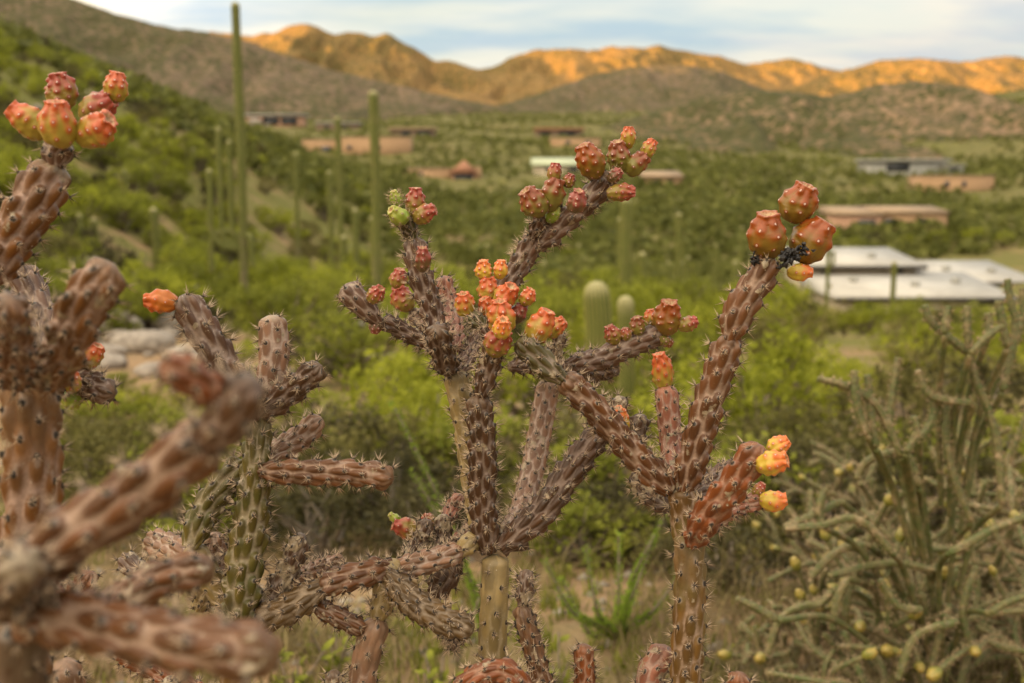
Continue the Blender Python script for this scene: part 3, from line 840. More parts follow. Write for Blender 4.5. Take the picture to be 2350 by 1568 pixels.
def crust(pl, px, py, d, size, n, seed):
    r_ = np.random.default_rng(seed)
    c = P(px, py, d); V = []; T_ = []
    oct_ = np.array([[1, 0, 0], [0, 1, 0], [-1, 0, 0], [0, -1, 0], [0, 0, 1], [0, 0, -1]], float)
    tri = [(0, 1, 4), (1, 2, 4), (2, 3, 4), (3, 0, 4), (1, 0, 5), (2, 1, 5), (3, 2, 5), (0, 3, 5)]
    for k in range(n):
        p = c + r_.normal(0, 1, 3) * size * [.46, .2, .34]; b = len(V)
        V += list(p + oct_ * size * r_.uniform(.15, .60, (6, 1)) * [1, .5, .8] + r_.normal(0, .14, (6, 3)) * size)
        T_ += [(b + i, b + j, b + l) for (i, j, l) in tri]
    link('dried_sap', make_mesh('dried_sap', np.array(V) - np.array(pl.location), None, T_, smooth=False), M_SAP, pl)['label'] = 'black crusted sap'
M_SAP = plain('sap_black', (.012, .010, .010), (.035, .028, .025), 200, rough=.45, spec=.4)
crust(E, 1812, 588, 1.005, .010, 30, 1); crust(E, 1842, 572, .986, .0075, 18, 2); crust(E, 1727, 598, 1.02, .0075, 10, 3); crust(E, 1795, 603, 1.01, .006, 8, 4)

# --- sprawling stem between the two
Hh = plant('low sprawling cane cholla with corky linked joints and a bent grey stem', 830, 1.06)
gx = ground_pt(780, 1.08)
joint(Hh, [gx, (778, 2200, 1.08), (800, 1760, 1.08), (826, 1590, 1.08), (848, 1500, 1.08), (868, 1418, 1.08)], 70, 'pale', H=.17, pitch=.025, basek=1.1, ds=.0024, name='trunk', sp=9)
chain(Hh, [
    ([(864, 1430, 1.08), (880, 1380, 1.08), (888, 1325, 1.075)], 56, 'tan', dict(sp=7, H=.10)),
    ([(890, 1335, 1.075), (896, 1312, 1.07), (898, 1290, 1.065)], 52, 'tan', dict(sp=5, H=.10, basek=.9)),
    ([(902, 1300, 1.07), (820, 1318, 1.06), (732, 1352, 1.055)], 70, 'brown', dict(sp=8, pitch=.017)),
    ([(748, 1344, 1.055), (670, 1390, 1.055), (580, 1432, 1.06)], 74, 'umber', dict(sp=8, pitch=.018)),
    ([(900, 1306, 1.075), (980, 1288, 1.08), (1062, 1262, 1.09)], 60, 'pale', dict(sp=7, pitch=.016)),
    ([(1052, 1270, 1.09), (1075, 1252, 1.095), (1102, 1232, 1.10)], 50, 'tan', dict(sp=5, H=.14)),
    ([(888, 1318, 1.06), (955, 1388, 1.05), (1020, 1428, 1.05), (1086, 1450, 1.055)], 70, 'umber', dict(sp=9, pitch=.014, H=.30)),
    ([(1020, 1430, 1.055), (1038, 1462, 1.055), (1042, 1496, 1.055)], 32, 'dry', dict(sp=14, pitch=.008)),
    ([(712, 1384, 1.06), (775, 1415, 1.065), (836, 1450, 1.07)], 50, 'brown', dict(sp=7, pitch=.017)),
    ([(596, 1412, 1.07), (655, 1325, 1.07), (692, 1226, 1.06)], 58, 'dry', dict(sp=8, taper=.3, pitch=.016)),
    ([(660, 1330, 1.12), (725, 1306, 1.18), (792, 1288, 1.2)], 40, 'pale', dict(sp=7)),
    ([(935, 1290, 1.12), (958, 1246, 1.13), (984, 1195, 1.13)], 44, 'dry', dict(sp=8)),
    ([(1010, 1272, 1.12), (1017, 1235, 1.14), (1017, 1180, 1.14)], 46, 'dry', dict(sp=5)),
    ([(1024, 1196, 1.18), (1040, 1168, 1.20), (1060, 1134, 1.20)], 40, 'pink', dict(sp=6)),
    ([(1040, 1262, 1.15), (1062, 1236, 1.18), (1088, 1208, 1.2)], 44, 'pink', dict(sp=6)),
    ([(1052, 1276, 1.13), (1028, 1320, 1.13), (1000, 1368, 1.13)], 64, 'dark', dict(sp=7)),
])
fruit(Hh, 930, 1214, 54, 165, 1.26, 'rose', tilt=.1, lr=1.2)
fruit(Hh, 905, 1190, 24, 130, 1.26, 'lime', tilt=.1, lr=1.3)
fruit(Hh, 985, 1192, 30, 150, 1.2, 'rose', tilt=.1, lr=1.2)

# --- low joints at the feet of the centre plant
G = plant('short dark cane cholla stem with a dried dark tip beside the tan trunk', 1240, 1.06)
gx = ground_pt(1300, 1.06)
joint(G, [gx, (1300, 2300, 1.06), (1285, 1720, 1.05), (1240, 1540, 1.05), (1198, 1382, 1.05)], 52, 'brown', name='trunk', sp=8, ds=.0026)
chain(G, [
    ([(1199, 1392, 1.05), (1204, 1352, 1.05), (1209, 1306, 1.05)], 44, 'dry', dict(sp=10)),
    ([(1300, 1760, 1.07), (1342, 1620, 1.08), (1338, 1478, 1.08)], 48, 'red', dict(sp=8, H=.14)),
    ([(1290, 1740, 1.0), (1180, 1560, .98), (1110, 1548, .98), (1044, 1592, .98)], 62, 'red', dict(sp=6, pitch=.016)),
    ([(1286, 1760, 1.0), (1000, 1700, 1.02), (790, 1660, 1.03), (763, 1540, 1.03)], 46, 'dry', dict(sp=12)),
])

# --- mid-left plant
C = plant('cane cholla with an olive green spiny main joint and one orange fruit', 545, 1.05)
gx = ground_pt(520, 1.05)
joint(C, [gx, (518, 2300, 1.05), (525, 1800, 1.05), (542, 1560, 1.05), (551, 1410, 1.05)], 74, 'trunk', H=.10, pitch=.026, basek=1.2, ds=.0026, name='trunk', sp=8)
chain(C, [
    ([(550, 1416, 1.05), (562, 1310, 1.05), (575, 1190, 1.05), (589, 1060, 1.05), (598, 955, 1.055)], 84, 'olive', dict(sp=10, pitch=.023, taper=.42, basek=.75, spl=.0115)),
    ([(604, 958, 1.06), (620, 880, 1.06), (628, 805, 1.06), (631, 726, 1.06)], 68, 'pale', dict(H=.12, sp=8, tip_cork=.9)),
    ([(602, 950, 1.05), (670, 900, 1.04), (738, 838, 1.03)], 66, 'dark', dict(sp=8, pitch=.019)),
    ([(588, 950, 1.04), (525, 858, 1.0), (468, 760, .98), (420, 676, .97)], 84, 'mauve', dict(sp=11, taper=.25, pitch=.024, spl=.0115)),
    ([(612, 1050, 1.08), (675, 1010, 1.10), (740, 962, 1.10)], 62, 'pale', dict(sp=8, pitch=.018)),
    ([(598, 1082, 1.04), (690, 1080, 1.03), (800, 1088, 1.02), (900, 1096, 1.01)], 64, 'brown', dict(sp=10, pitch=.021, n=8)),
    ([(436, 1258, 1.04), (470, 1180, 1.05), (510, 1120, 1.06), (566, 1062, 1.08)], 74, 'olive', dict(sp=9, pitch=.020)),
    ([(540, 1400, 1.08), (480, 1330, 1.07), (432, 1250, 1.05)], 62, 'tan', dict(sp=6, H=.12)),
    ([(438, 1285, 1.08), (395, 1262, 1.12), (340, 1240, 1.14)], 74, 'pale', dict(sp=5, pitch=.016, H=.28)),
    ([(500, 1320, 1.12), (500, 1280, 1.13), (495, 1220, 1.13)], 50, 'pale', dict(sp=8, pitch=.014)),
    ([(420, 1330, 1.12), (350, 1330, 1.16), (280, 1278, 1.18)], 62, 'dry', dict(sp=11)),
    ([(535, 1640, 1.08), (300, 1510, 1.13), (165, 1410, 1.14), (206, 1314, 1.13)], 56, 'red', dict(sp=10, pitch=.015)),
    ([(160, 1400, 1.2), (125, 1350, 1.22), (138, 1300, 1.22)], 46, 'pink', dict(sp=6)),
    ([(455, 1400, 1.12), (470, 1370, 1.12), (478, 1330, 1.11)], 56, 'tan', dict(sp=8)),
    ([(520, 1700, 1.02), (300, 1690, .98), (180, 1630, .95), (143, 1518, .93)], 74, 'pale', dict(sp=8, H=.16, ds=.0024)),
    ([(530, 1760, 1.0), (440, 1690, 1.0), (382, 1552, 1.0)], 52, 'dry', dict(sp=8)),
])
fruit(C, 366, 695, 60, 172, .965, 'tangerine', tilt=.15, lr=1.25, H=.20)

# --- near-left plant, in front of the plane of focus
A = plant('thick stemmed cane cholla with a bunch of pink fruit above spotted joints', 62, .78)
gx = ground_pt(48, .78)
joint(A, [gx, (46, 2400, .78), (48, 1800, .78), (54, 1400, .78), (62, 1120, .77), (70, 850, .76)], 140, 'spot', taper=.1, H=.28, pitch=.026, basek=1.1, ds=.003, name='trunk', sp=7)
chain(A, [
    ([(92, 885, .74), (140, 805, .71), (196, 710, .68), (252, 606, .67)], 112, 'spot', dict(sp=5, pitch=.024)),
    ([(40, 880, .72), (25, 800, .66), (18, 690, .62)], 96, 'brown', dict(sp=5)),
    ([(100, 860, .86), (112, 770, .94), (84, 695, .97), (40, 612, .98)], 84, 'mauve', dict(sp=9, pitch=.026)),
    ([(60, 870, .82), (-50, 780, .86), (-50, 650, .87)], 110, 'brown', dict(sp=5)),
    ([(-46, 660, .87), (18, 562, .87), (72, 476, .87), (128, 372, .87)], 116, 'spot', dict(sp=7, pitch=.026, tip_cork=1.0)),
    ([(126, 386, .87), (133, 350, .87), (138, 318, .87)], 68, 'mauve', dict(sp=5, H=.14)),
    ([(100, 880, .90), (150, 868, .94), (205, 885, .95), (264, 906, .95)], 74, 'mauve', dict(sp=9)),
])
for a in [
    (60, 277, 78, 135, .87, 'pink', .2, 1.1, 0), (136, 281, 86, 88, .84, 'pink', .35, 1.1, 0), (222, 298, 84, 30, .85, 'pink', .2, 1.1, 0), (136, 208, 76, 95, .90, 'rose', .15, 1.0, 0),
    (226, 246, 78, 30, .90, 'rose', .1, 1.1, 0), (263, 197, 60, 75, .90, 'pink', .1, 1.05, 0), (213, 816, 54, 50, .95, 'pink', .15, 1.05, 0), (166, 872, 48, 100, .92, 'pink', .3, 1.0, 0), (166, 916, 52, 250, .95, 'lime', .15, .95, 2),
]:
    fruit(A, a[0], a[1], a[2], a[3], a[4], a[5], tilt=a[6], lr=a[7], spiny=a[8])

# --- nearest plant, far out of focus
B = plant('near cane cholla with long reaching brown arms and a grey cut end', 20, .54)
gx = ground_pt(20, .564)
joint(B, [gx, (20, 4000, 0.564), (22, 2500, 0.564), (26, 1800, 0.552), (38, 1400, 0.540)], 150, 'dark', H=.14, pitch=.022, basek=1.2, ds=.003, name='trunk', sp=6, n=7)
chain(B, [
    ([(40, 1330, 0.528), (180, 1226, 0.516), (330, 1116, 0.504), (486, 996, 0.492)], 148, 'brown', dict(n=7, pitch=.024, sp=6, H=.30)),
    ([(470, 1030, 0.492), (520, 948, 0.480), (582, 866, 0.474)], 112, 'dark', dict(n=7, sp=6, H=.2)),
    ([(505, 925, 0.480), (440, 870, 0.468), (372, 826, 0.462)], 92, 'red', dict(n=7, sp=5)),
    ([(30, 1410, 0.540), (200, 1432, 0.516), (420, 1480, 0.480), (634, 1512, 0.462)], 142, 'brown', dict(n=7, pitch=.024, sp=6, H=.30)),
    ([(130, 1420, 0.600), (260, 1372, 0.636), (370, 1330, 0.648), (486, 1300, 0.648)], 100, 'brown', dict(n=7, sp=6, pitch=.020)),
    ([(40, 1400, 0.528), (30, 1340, 0.492), (40, 1290, 0.444)], 130, 'dark', dict(n=7, sp=5, tip_cork=1.0)),
])

# ------------------------------------------------------------------ saguaros
def saguaro_mat():
    t = NT('saguaro_skin')
    p = t.pos()
    rb = t.attr('tub'); sl = t.attr('sl')
    n1 = t.noise(3, 5, .6, p); n2 = t.noise(40, 3, .6, p)
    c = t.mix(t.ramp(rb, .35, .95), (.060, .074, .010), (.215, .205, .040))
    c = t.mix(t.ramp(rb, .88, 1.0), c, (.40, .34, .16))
    c = t.mix(t.math('MULTIPLY', t.ramp(n1, .5, .75), .5), c, (.20, .16, .06))
    c = t.mix(t.attr('cork'), c, (.52, .44, .24))
    c = t.mix(t.math('MULTIPLY', t.attr('areo'), t.ramp(n1, .35, .6)), c, (.20, .15, .095))
    return t.out(c, .6, .3, n2, .4, .01)
M_SAG = saguaro_mat()
def ribbed(name, pts, r0, parent, origin, bark=0.0, tip=.10, nribs=16, base=1.0):
    pts = np.array(pts, float)
    L0 = float(np.sum(np.linalg.norm(np.diff(pts, axis=0), axis=1)))
    nv = int(np.clip(L0 / .09, 24, 110)); nu = nribs * 4
    path, L = catmull(pts, nv)
    # squeeze samples towards the tip
    t = 1 - (1 - np.linspace(0, 1, nv)) ** 1.5
    s0 = np.linspace(0, L, nv)
    path = np.stack([np.interp(t * L, s0, path[:, k]) for k in range(3)], -1)
    s = t * L
    T, N, B_ = frames(path)
    x = np.clip((s - (L - 1.15 * r0)) / (1.15 * r0), 0, 1)
    rad = r0 * np.sqrt(np.clip(1 - x ** 2.2, 0, 1)) * (base + (1 - base) * sstep(0, min(3 * r0, .4 * L), s)) * (1 + .05 * np.sin(s / L * 7 + rnd.random() * 6) + .03 * np.sin(s * 3))
    rad = np.maximum(rad, .04 * r0)
    th = np.linspace(0, 2 * math.pi, nu, endpoint=False)
    rib = (.5 + .5 * np.cos(th * nribs)) ** 1.2
    RR = rad[:, None] * (.86 + .14 * rib[None, :])
    v = path[:, None, :] + RR[..., None] * (np.cos(th)[None, :, None] * N[:, None, :] + np.sin(th)[None, :, None] * B_[:, None, :])
    v = v.reshape(-1, 3) - origin
    v = np.vstack([v, [path[-1] - origin]])
    j = np.arange(nu)
    tr = np.stack([(nv - 1) * nu + j, (nv - 1) * nu + (j + 1) % nu, np.full(nu, nv * nu)], -1)
    tub = np.concatenate([np.tile(rib, nv), [.5]])
    cork = np.concatenate([np.repeat(sstep(L - tip * 1.6 - .6 * r0, L - .1 * r0, s) * .42, nu), [.5]])
    ar = np.concatenate([np.repeat(bark * (1 - sstep(.1 * L, .4 * L, s)), nu), [0]])
    at = dict(tub=tub, cork=cork, sl=np.concatenate([np.repeat(s / L, nu), [1]]), areo=ar)
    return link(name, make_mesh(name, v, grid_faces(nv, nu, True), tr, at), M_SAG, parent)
def saguaro(label, px, top, wpx, arms=(), Y=None, lean=0, bark=.8, group=None):
    """arms: (attach row, sideways reach in px, tip row) in layout units"""
    if Y is None: Y = .36 / (wpx * K)
    r0 = wpx * K * Y / 2
    while row_z(top, Y) - col_at(px, Y)[2] < 1.4 and Y > 8: Y *= .93
    r0 = wpx * K * Y / 2
    b = col_at(px, Y)
    x_top = b[0] + lean * K * Y
    zt = row_z(top, Y)
    o = thing('saguaro', b, label, 'cactus', group)
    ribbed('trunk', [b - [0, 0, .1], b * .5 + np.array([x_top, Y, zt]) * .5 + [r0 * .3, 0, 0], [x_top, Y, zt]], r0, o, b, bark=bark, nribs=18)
    def axis(z): 
        f = (z - b[2]) / (zt - b[2]); return b[0] + (x_top - b[0]) * f
    for (ra, reach, rt) in arms:
        za, ze = row_z(ra, Y), row_z(rt, Y)
        xa = axis(za); dx_ = reach * K * Y
        dyv = -.25 * abs(dx_) * rnd.uniform(.3, 1)
        if ze > za:
            pts = [(xa, Y, za), (xa + dx_ * .6, Y + dyv * .6, za - .05 + abs(dx_) * .12), (xa + dx_, Y + dyv, za + abs(dx_) * .55), (xa + dx_, Y + dyv, (za + ze) / 2 + .2), (xa + dx_ * .98, Y + dyv, ze)]
        else:
            pts = [(xa, Y, za), (xa + dx_ * .5, Y + dyv * .5, za + abs(dx_) * .22), (xa + dx_ * .92, Y + dyv, za - .1), (xa + dx_, Y + dyv, ze)]
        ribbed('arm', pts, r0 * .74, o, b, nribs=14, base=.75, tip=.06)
    return o
saguaro('towering slender saguaro with upright and drooping arms, taller than all others', 556, 4, 20, [(560, -42, 292), (548, -20, 322), (570, -64, 388), (545, -70, 625), (545, 22, 612)], lean=9)
saguaro('tall single-stemmed saguaro standing bare between the shrubs and adobe houses', 862, 208, 22, lean=3)
saguaro('stout young saguaro column with broad ribs and a pale woolly top', 1368, 645, 62, bark=.2)
saguaro('shorter ribbed saguaro just behind the stout column', 1437, 678, 38, bark=.2)
saguaro('tall saguaro rising behind the stout ribbed column', 1432, 452, 26, lean=2)
G1 = 'slim saguaros scattered over the valley scrub'
lab_plain = 'slim armless saguaro pole among green shrubs on the valley floor'
lab_arm = 'small saguaro with one or two upright arms among green valley shrubs'
for (px, top, w) in [(358, 476, 18), (190, 490, 13), (224, 500, 12), (783, 268, 13), (759, 392, 12), (787, 540, 15), (815, 478, 15), (858, 496, 17), (683, 350, 11), (1475, 578, 17), (1690, 598, 15), (1872, 688, 21), (1855, 655, 13),
                     (1420, 500, 11), (1250, 600, 13), (930, 560, 10), (420, 400, 9), (300, 390, 9), (1780, 560, 10), (2050, 600, 12), (110, 380, 9), (1120, 560, 11), (1640, 560, 9), (1330, 560, 10), (80, 500, 12), (250, 330, 7), (380, 300, 7), (455, 340, 7)]:
    saguaro(lab_plain, px, top, w, group=G1, lean=rnd.uniform(-3, 3), bark=rnd.uniform(.2, 1))
G2 = 'branching saguaros scattered over the valley scrub'
for (px, top, w, arms) in [(1555, 488, 14, [(640, -22, 600), (650, 24, 588)]), (1550, 640, 12, [(680, 16, 600)]), (1240, 520, 9, [(600, -14, 560)]), (1900, 560, 9, [(610, 12, 575)]), (520, 420, 9, [(480, -12, 440)]), (1700, 520, 8, [(570, 13, 535)])]:
    saguaro(lab_arm, px, top, w, arms, group=G2)

# ------------------------------------------------------------------ shrubs
def leaf_cloud(nclump, nleaf, size, seed, flat=.75, spread=1.0, upright=.3, csize=.24, aspect=.45):
    """unit-high crown of leaf-sized faces gathered in clumps; returns mesh arrays"""
    r_ = np.random.default_rng(seed)
    cs = []
    while len(cs) < nclump:
        p = r_.uniform(-1, 1, 3)
        q = np.linalg.norm(p)
        if q < 1 and q > .25:
            cs.append(p * [spread * .62, spread * .62, .38] + [0, 0, .60])
    V = []; Q = []; rn = []
    for c in cs:
        k = int(nleaf * r_.uniform(.5, 1.4)); cz_ = csize * r_.uniform(.6, 1.25); tone = r_.uniform(0, 1)
        pts = c + r_.normal(0, .45, (k, 3)) * cz_ * [1, 1, flat]
        for p in pts:
            a = r_.normal(0, 1, 3); a[2] += upright * 2; a /= np.linalg.norm(a)
            b = np.cross(a, r_.normal(0, 1, 3)); b /= np.linalg.norm(b) + 1e-9
            s = size * r_.uniform(.6, 1.4)
            i = len(V)
            V += [p - a * s - b * s * aspect * .4, p - a * s * .1 + b * s * aspect, p + a * s, p - a * s * .1 - b * s * aspect]
            Q.append((i, i + 1, i + 2, i + 3))
            t = np.clip(tone * .6 + r_.uniform(0, .4), 0, 1); rn += [t] * 4
    return np.array(V), Q, np.array(rn), cs
def stems_mesh(cs, seed, rad=.022, droop=0):
    r_ = np.random.default_rng(seed)
    V = []; Q = []
    def tube(a, b, r0, r1):
        m = 4; pts = np.array([a, (a + b) / 2 + r_.normal(0, .05, 3), b])
        base = len(V)
        for k in range(3):
            rr_ = r0 + (r1 - r0) * k / 2
            for j in range(m):
                th = 2 * math.pi * j / m
                V.append(pts[k] + rr_ * np.array([math.cos(th), math.sin(th), 0]))
        for k in range(2):
            for j in range(m):
                Q.append((base + k * m + j, base + k * m + (j + 1) % m, base + (k + 1) * m + (j + 1) % m, base + (k + 1) * m + j))
    tube(np.array([0, 0, -.06]), np.array([0, 0, .16]), rad * 2.2, rad * 1.7)
    for c in cs:
        tube(np.array([0, 0, .12]), np.asarray(c), rad * 1.3, rad * .4)
    return np.array(V), Q
VAR = {}
for kname, (ncl, nl, sz, n_, asp) in {'lime': (26, 62, .040, 3, .30), 'mid': (26, 60, .042, 3, .42), 'olive': (22, 60, .040, 2, .42), 'dark': (20, 55, .038, 2, .42)}.items():
    VAR[kname] = []
    for q in range(n_):
        v, Q, rn_, cs = leaf_cloud(ncl, nl, sz, hash_ := (len(kname) * 100 + q * 7 + sum(map(ord, kname))), spread=.95)
        cm = make_mesh('crown', v, Q, None, dict(rnd=rn_), smooth=False); cm.materials.append(LM[kname])
        sv, sq = stems_mesh(cs, q + 3); sm = make_mesh('trunk', sv, sq); sm.materials.append(M_BARK)
        VAR[kname].append((cm, sm))
SHN = {'lime': ('palo_verde', 'bright yellow-green palo verde bush on the valley scrubland', 'bright palo verde bushes'),
       'mid': ('desert_shrub', 'rounded mid-green desert shrub on the valley scrubland', 'rounded green shrubs'),
       'olive': ('creosote_bush', 'dull olive creosote bush on the valley scrubland', 'olive creosote bushes'),
       'dark': ('mesquite_bush', 'dark shadowy mesquite bush with brown stems on the scrubland', 'dark mesquite bushes')}
SHRUBS = []
def shrub(kind, x, y, h, wide=1.0, label=None):
    cm, sm = rnd.choice(VAR[kind])
    nm, lb, gr = SHN[kind]
    zone = 'on the rising stony hillside' if (x < -16 - .05 * y and y > 20) else 'beside the dry wash boulders' if (x < 0 and y < 19) else 'on the near slope behind the cane chollas' if y < 13 else 'on the valley floor' if y < 70 else 'far out near the houses'
    lb = lb.rsplit(' on the ', 1)[0] + ' ' + zone; gr = gr + ' ' + zone
    o = thing(nm, (x, y, tz(x, y) - .05 * h), label or lb, 'shrub', gr if label is None else None, rz=rnd.uniform(0, 6.28))
    o.scale = (h * wide, h * wide * rnd.uniform(.85, 1.15), h)
    link('crown', cm, None, o); link('trunk', sm, None, o)
    SHRUBS.append((x, y))
# those that show individually
for (px, Y, h, k, w) in [(760, 15, 1.0, 'dark', 1.4), (330, 30, 1.5, 'dark', 1.3), (690, 46, 2.4, 'lime', 1.1), (630, 52, 2.4, 'mid', 1.1), (1550, 4.0, .36, 'olive', 1.4), (1900, 4.6, .5, 'dark', 1.4), (2050, 5.0, .6, 'olive', 1.4), (2200, 4.5, .5, 'dark', 1.4), (2330, 5.0, .6, 'mid', 1.4), (1700, 3.6, .28, 'dark', 1.5), (1980, 4.0, .4, 'dark', 1.4), (2120, 6.5, .8, 'olive', 1.3), (1820, 5.6, .6, 'olive', 1.3), (2280, 7.5, .8, 'dark', 1.3), (720, 40, 2.0, 'olive', 1.1), (660, 60, 2.5, 'lime', 1.1), (200, 5.2, .5, 'olive', 1.2), (270, 5.9, .5, 'olive', 1.3), (335, 5.4, .52, 'olive', 1.2), (400, 5.0, .5, 'mid', 1.2), (150, 6.2, .5, 'olive', 1.2), (240, 7.8, .48, 'mid', 1.3), (345, 8.2, .42, 'mid', 1.3), (450, 7.2, .5, 'mid', 1.2), (170, 9.5, .5, 'lime', 1.2), (420, 10.5, .5, 'lime', 1.2), (310, 10.5, .36, 'lime', 1.2), (260, 13, .3, 'mid', 1.2), (480, 14, .4, 'mid', 1.2), (540, 17, .5, 'lime', 1.2), (650, 14, .5, 'lime', 1.2), (520, 6.2, .5, 'olive', 1.2), (950, 4.2, .36, 'dark', 1.4), (1050, 4.6, .42, 'dark', 1.4), (720, 4.1, .40, 'dark', 1.4), (1250, 4.4, .36, 'olive', 1.4), (1350, 4.1, .3, 'mid', 1.4), (1450, 4.3, .36, 'dark', 1.4), (1650, 4.2, .42, 'olive', 1.4), (1750, 4.6, .48, 'mid', 1.3), (880, 5.6, .55, 'olive', 1.3), (1120, 5.6, .55, 'mid', 1.3), (620, 4.6, .45, 'olive', 1.3), (620, 24, 1.2, 'mid', 1.1), (200, 34, 1.6, 'mid', 1.1), (440, 28, 1.0, 'dark', 1.5), (500, 27, .7, 'olive', 1.2), (905, 7.6, .85, 'lime', 1.0), (1000, 8.5, 1.05, 'lime', 1.1), (960, 6.2, .7, 'lime', 1.1), (1220, 9.5, 1.0, 'mid', 1.1),
                         (1760, 8.0, 1.05, 'lime', 1.2), (1850, 9.5, .8, 'lime', 1.2), (1700, 6.6, .9, 'lime', 1.2), (1930, 11, .8, 'lime', 1.3), (1960, 165, 2.6, 'mid', 1.2), (2010, 168, 2.8, 'dark', 1.2), (2080, 166, 2.4, 'lime', 1.2), (2150, 165, 2.8, 'mid', 1.2), (2220, 164, 3.0, 'lime', 1.2), (2300, 160, 2.6, 'mid', 1.2), (2130, 172, 2.6, 'olive', 1.2), (1905, 172, 2.8, 'lime', 1.2), (1480, 8.6, .75, 'mid', 1.2), (1330, 7.0, .6, 'olive', 1.3), (830, 14, 1.2, 'mid', 1.2),
                         (300, 5.0, .42, 'olive', 1.2), (250, 4.6, .42, 'olive', 1.2), (560, 9, .62, 'mid', 1.1), (680, 8.4, .55, 'mid', 1.2), (780, 5.6, .55, 'dark', 1.5), (860, 4.8, .45, 'dark', 1.5), (700, 5.2, .5, 'olive', 1.4), (1270, 5.4, .5, 'olive', 1.3),
                         (1420, 5.2, .5, 'mid', 1.3), (2300, 14, .8, 'lime', 1.3), (2100, 16, .9, 'lime', 1.3), (2200, 9, .9, 'olive', 1.3), (370, 4.4, .42, 'mid', 1.2), (180, 6.5, .4, 'mid', 1.2), (1650, 5.0, .45, 'olive', 1.4), (1560, 7.2, .6, 'lime', 1.2), (640, 20, 1.7, 'mid', 1.1)]:
    q = col_at(px, Y); shrub(k, q[0], q[1], h, w)
tries = 0
while len(SHRUBS) < 440 and tries < 9000:
    tries += 1
    y = 13 * math.exp(rnd.random() ** .72 * math.log(150 / 13))
    x = y * rnd.uniform(-.60, .60)
    if 36 < x < 78 and 114 < y < 156: continue
    if -.50 < x / y < -.10 and y < 25 or (-.5 < x / y < -.08 and y < 34 and rnd.random() < .75): continue
    if -.345 < x / y < -.235 and y < 37: continue
    if any((x - a) ** 2 + (y - b) ** 2 < (.5 + .012 * y) ** 2 for a, b in SHRUBS[-120:]): continue
    h = min(rnd.uniform(1.1, 2.8), .060 * y + .35)
    if .28 < x / y < .60 and y < 116: h *= .55
    k = rnd.choices(['lime', 'mid', 'olive', 'dark'], [.44, .36, .13, .07])[0]
    shrub(k, x, y, h, rnd.uniform(.8, 1.15))

tries = 0
while len(SHRUBS) < 700 and tries < 20000:
    tries += 1
    y = 28 * math.exp(rnd.random() * math.log(190 / 28)); x = -y * rnd.uniform(.14, .62)
    if -.5 < x / y and y < 34 and rnd.random() < .75 or (-.345 < x / y < -.235 and y < 37): continue
    if fbm(np.array([x * .05]), np.array([y * .05]), 71, 3)[0] < rnd.uniform(-.6, .05): continue
    if any((x - a) ** 2 + (y - b) ** 2 < 2.2 for a, b in SHRUBS[-130:]): continue
    shrub(rnd.choices(['lime', 'mid', 'olive', 'dark'], [.26, .40, .24, .10])[0], x, y, min(rnd.uniform(1.0, 2.4), .05 * y + .2), rnd.uniform(.85, 1.2))

# far scrub, too many to count
def scatter_scrub():
    r_ = np.random.default_rng(77)
    N = 44000
    y = 120 * np.exp(r_.random(N) ** .75 * math.log(1150 / 120)); x = y * r_.uniform(-.62, .74, N)
    dens = fbm(x * .02, y * .02, 60, 4)
    keep = dens > r_.uniform(-.55, .38, N)
    x, y = x[keep], y[keep]
    ok = ~((x > 36) & (x < 80) & (y > 112) & (y < 156))
    x, y = x[ok], y[ok]
    z = terrain(x, y); n = len(x)
    h = r_.uniform(1.0, 2.7, n); m = 9
    C_ = np.stack([x, y, z + .45 * h], -1)
    c = C_[:, None, :] + r_.normal(0, .34, (n, m, 3)) * (h[:, None, None]) * [1, 1, .62]
    a = r_.normal(0, 1, (n, m, 3)); a /= np.linalg.norm(a, axis=-1, keepdims=True)
    b = np.cross(a, r_.normal(0, 1, (n, m, 3))); b /= np.linalg.norm(b, axis=-1, keepdims=True) + 1e-9
    s = (h[:, None, None] * r_.uniform(.22, .42, (n, m, 1)))
    V = np.stack([c - a * s, c + b * s * .7, c + a * s, c - b * s * .7], 2).reshape(-1, 3)
    Q = np.arange(n * m * 4).reshape(-1, 4)
    tone = np.repeat(np.clip(r_.uniform(0, 1, n) * .8 + .1, 0, 1), m * 4)
    me = make_mesh('scrub', V, Q, None, dict(rnd=tone), smooth=False)
    link('scrub', me, LM['far'], kind='stuff', label='sparse green desert scrub covering the far valley and lower slopes', category='scrub')
scatter_scrub()

